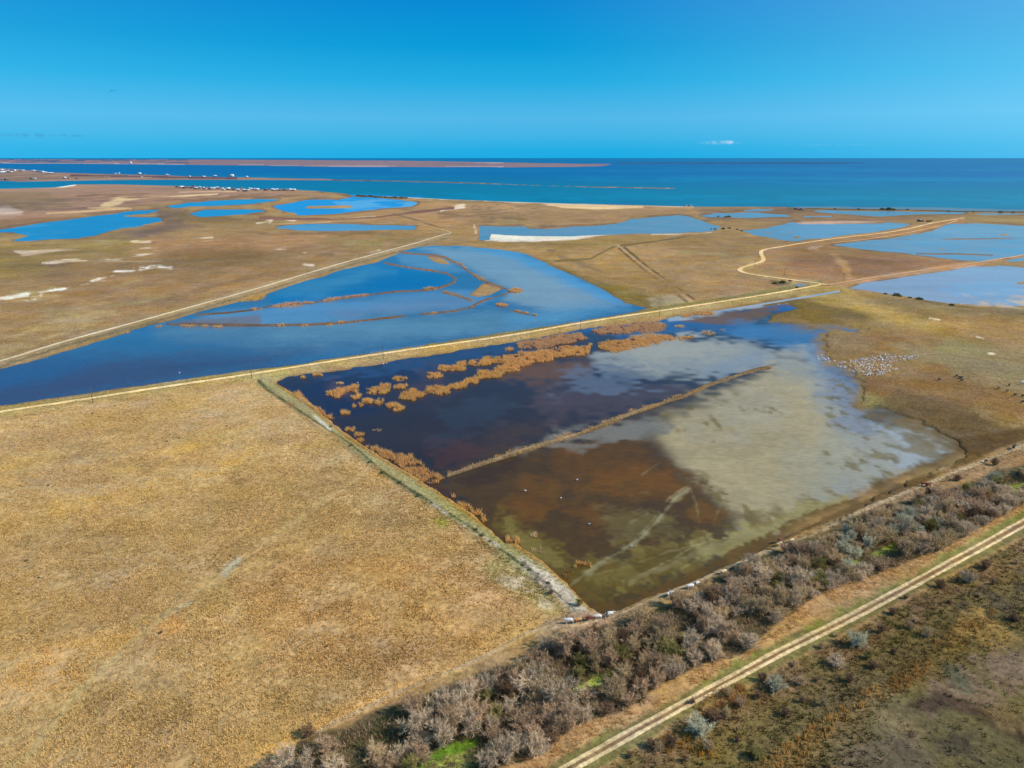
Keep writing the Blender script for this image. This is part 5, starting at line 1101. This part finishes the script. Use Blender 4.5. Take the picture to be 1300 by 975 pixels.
while cnt < 292:
    px, py = fr.uniform(1033, 1166), fr.uniform(450, 481)
    P = np.array([px]), np.array([py]); d = sdpoly(*P, flock)[0]
    if d < -.5: continue
    if px < 1064 and fr.uniform() < .45: continue
    x, y = Gp(px, py)
    if any((x-a)**2+(y-b)**2 < .5 for a, b in lst): continue
    lst.append((x, y)); cnt += 1
    pink = fr.uniform() < .55; water = px < 1068
    o = bpy.data.objects.new('wading_bird', bmes[int(pink)]); COL.objects.link(o); o.location = (x, y, max(hz(x, y), .0)+.02); o.rotation_euler = (0, 0, fr.uniform(0, 6.28)); q = fr.uniform(1.1, 1.55); o.scale = (q, q, q)
    lab = ('pinkish white' if pink else 'white')+(' wading bird of the flock standing in the blue shallows' if water else ' wading bird in the dense flock on the brown mud')
    tag(o, lab, 'bird', lab)
for px, py, lab in [(491,462.4,'white bird swimming below the levee pole in the flooded field'), (487,463,'small white bird left of the swimming bird below the levee pole'), (454,487,'white bird perched at the right tip of the boomerang reed clump'), (228,474.5,'white bird on the lake close to the levee road at left'), (712,634,'lone white bird in the brown shallows, middle one'),
                    (667,624.5,'lone white bird in the brown shallows, leftmost'), (732.6,610.6,'lone white bird in the brown shallows, topmost'), (748,667,'lone white bird in the brown shallows, lowest'), (802,695,'lone white bird by the crossing wheel marks in the mud'), (1128,386,'white bird on the grass below the right hand pond')]:
    x, y = Gp(px, py); o = bpy.data.objects.new('white_bird', bmes[0]); COL.objects.link(o); o.location = (x, y, max(hz(x, y), 0)); o.scale = (1.1, 1.1, 1.1); o.rotation_euler = (0, 0, random.uniform(0, 6)); tag(o, lab, 'bird')

# ------------------------------------------------------------------ houses on the headland and the spit
wallc = {'white': (.82, .80, .76), 'grey': (.3, .3, .31), 'cream': (.7, .6, .45), 'teal': (.25, .42, .45), 'dark': (.06, .06, .07), 'blue': (.08, .12, .25)}
Mw = {k: flat_mat(k+'_wall_boards', c, .7, 1.5, .08) for k, c in wallc.items()}
Mr = {k: flat_mat(k+'_roof_sheet', c, .5, .8, .1) for k, c in {'white': (.8, .8, .8), 'grey': (.22, .22, .24), 'brown': (.2, .12, .09)}.items()}
Mwin = flat_mat('window_pane', (.03, .04, .05), .1)
hc = {}
def house(px, py, L_, W_, Hh, wc, rc, lab, grp=None, rz=None, stilts=True):
    key = (wc, rc)
    if key not in hc:
        z0 = .25; w1 = mk('wall', *boxvf(-.5, .5, -.5, .5, z0, .58), Mw[wc], link=False)
        rv = np.array([(-.56, -.58, .56), (.56, -.58, .56), (.56, .58, .56), (-.56, .58, .56), (-.5, 0, 1.0), (.5, 0, 1.0)], float); rf = np.array([(0, 1, 5), (0, 5, 4), (2, 3, 4), (2, 4, 5), (1, 2, 5), (3, 0, 4), (0, 2, 1), (0, 3, 2)])
        rm = mk('roof', rv, rf, Mr[rc], link=False)
        st = mk('stilt', *joinvf([boxvf(x-.02, x+.02, y-.03, y+.03, -.1, z0) for x in (-.46, -.15, .15, .46) for y in (-.45, .45)]), M_wood, link=False)
        wn = mk('window', *joinvf([boxvf(x-.05, x+.05, -.506, -.502, .36, .5) for x in (-.35, -.12, .12, .35)]), Mwin, link=False)
        hc[key] = (w1, rm, st, wn)
    x, y = Gp(px, py); o = empty('stilt_house', (x, y, max(hz(x, y), 0)), random.uniform(-.5, .5) if rz is None else rz); o.scale = (L_, W_, Hh)
    for nm, me in zip(('wall', 'roof', 'stilts', 'window'), hc[key]): child(nm, me, o)
    tag(o, lab, 'house', grp); return o
hr_ = random.Random(3)
for i in range(62):
    px = 226+i*2.42+hr_.uniform(-1.2, 1.2); top = np.interp(px, cxs, cys)
    py = top+hr_.uniform(1.0, 3.6 if px < 316 else 1.6); wc = hr_.choice(['white']*6+['cream', 'teal', 'grey', 'dark', 'blue']); rc = hr_.choice(['white', 'white', 'white', 'grey', 'brown'])
    if px > 320 and hr_.random() < .35: continue
    part = 'left part' if px < 262 else 'middle part' if px < 300 else 'right part' if px < 335 else 'thin far right tail'
    DUP.append((house(px, py, hr_.uniform(9, 17), hr_.uniform(8, 14), hr_.uniform(5.5, 9), wc, rc, 'x', 'houses of the headland village'), px, f"{wc} house with {rc} roof", f"{part} of the headland village"))
for px, py, L_, Hh, wc, rc, lab in [(146.5,221.2,16,12,'white','white','small white building on the spit, left of a close pair'), (151,221,22,14,'white','white','larger white building on the spit, right of a close pair'), (177.5,221.8,28,22,'white','white','tall white building standing in the middle of the spit'), (183,222,20,9,'white','grey','low white building right of the tall one on the spit'),
    (180,226.3,16,9,'white','white','white building on the near shore of the spit below the tall one'), (131.5,226,14,8,'white','grey','small white building on the near shore of the spit at left'), (82.5,227.6,22,16,'grey','white','grey building with white roof on the near spit shore at left'), (88,227.8,16,10,'white','grey','white shed beside the grey building on the near spit shore'),
    (41,228.6,26,16,'teal','grey','teal building on the near shore of the spit far left'), (45,228.4,12,12,'white','white','white shed beside the teal building far left on the spit'), (98,227.6,20,10,'blue','grey','dark blue building on the near shore of the spit'), (29.5,218.8,26,12,'white','white','white building on the far shore of the spit at left'),
    (55.5,218.8,14,10,'white','white','small white building at the end of the left town'), (211.5,220.8+1.6,20,12,'white','white','white building on the far edge of the spit, right of the tall one'), (214,222.6,14,9,'white','white','tiny white building beside the one on the far edge of the spit'), (241,225.4,18,12,'white','white','white building on the narrow spit, first of the right hand row'),
    (258.5,225.6,26,13,'white','white','bright white building on the narrow spit, second of the right hand row'), (273,224.4,28,14,'teal','white','pale building on the narrow spit, third of the right hand row'), (294.5,225,32,26,'white','white','tallest bright white building near the right end of the spit'), (313.5,226,20,16,'teal','white','pale building, last on the right of the spit'), (222.5,226.6,16,6,'dark','grey','dark low building on the near shore of the narrow spit'),
    (166,208.4,60,70,'white','white','tiny white tower on the far low shore across the bay'), (8,229,24,14,'dark','grey','dark building on the near shore at the left frame edge'), (3,228.8,14,12,'grey','grey','grey shed at the left frame edge on the near shore')]:
    house(px, py, L_*.75, L_*.6, Hh*.72, wc, rc, lab, 'buildings along the far spit', hr_.uniform(-.3, .3))
for i in range(34):
    px = hr_.uniform(0, 22) if i < 22 else hr_.uniform(22, 64); py = 214.6+px*.07+hr_.uniform(0, 6 if px < 20 else 2.5); wc = hr_.choice(['white', 'white', 'white', 'teal', 'grey', 'blue', 'dark'])
    DUP.append((house(px, py, hr_.uniform(18, 46), hr_.uniform(15, 25), hr_.uniform(8, 15), wc, 'white' if wc == 'white' else 'grey', 'x', 'buildings of the far town on the spit'), px, f'{wc} town building', 'far town at left end of spit'))
for px, py, L_, lab in [(1011.5,266.8,12,'small pinkish hut on the coast between the right hand lagoons'), (1018,267.2,10,'small white hut beside the pinkish hut on the coast'), (876,262.8,9,'white hut on the beach at the end of the sand bar'), (870,262.6,6,'smaller white hut left of the beach hut'), (1167,281.8,7,'small dark hut beside the pale road by the lagoons')]:
    house(px, py, L_, L_*.8, 5, 'white' if 'white' in lab else 'dark' if 'dark' in lab else 'cream', 'brown' if 'pink' in lab else 'grey', lab)

# name look-alikes apart by their order from the left
from collections import defaultdict
ORD = 'first second third fourth fifth sixth seventh eighth ninth tenth eleventh twelfth thirteenth fourteenth fifteenth sixteenth seventeenth eighteenth nineteenth twentieth'.split()
bk_ = defaultdict(list)
for o_, px, head, tail in DUP: bk_[(head, tail)].append((px, o_))
for (head, tail), L_ in bk_.items():
    L_.sort(key=lambda t: t[0])
    for k, (px, o_) in enumerate(L_):
        o_['label'] = f"{head}, {tail}" if len(L_) == 1 else f"{head}, {ORD[min(k, 19)]} from left, {tail}"
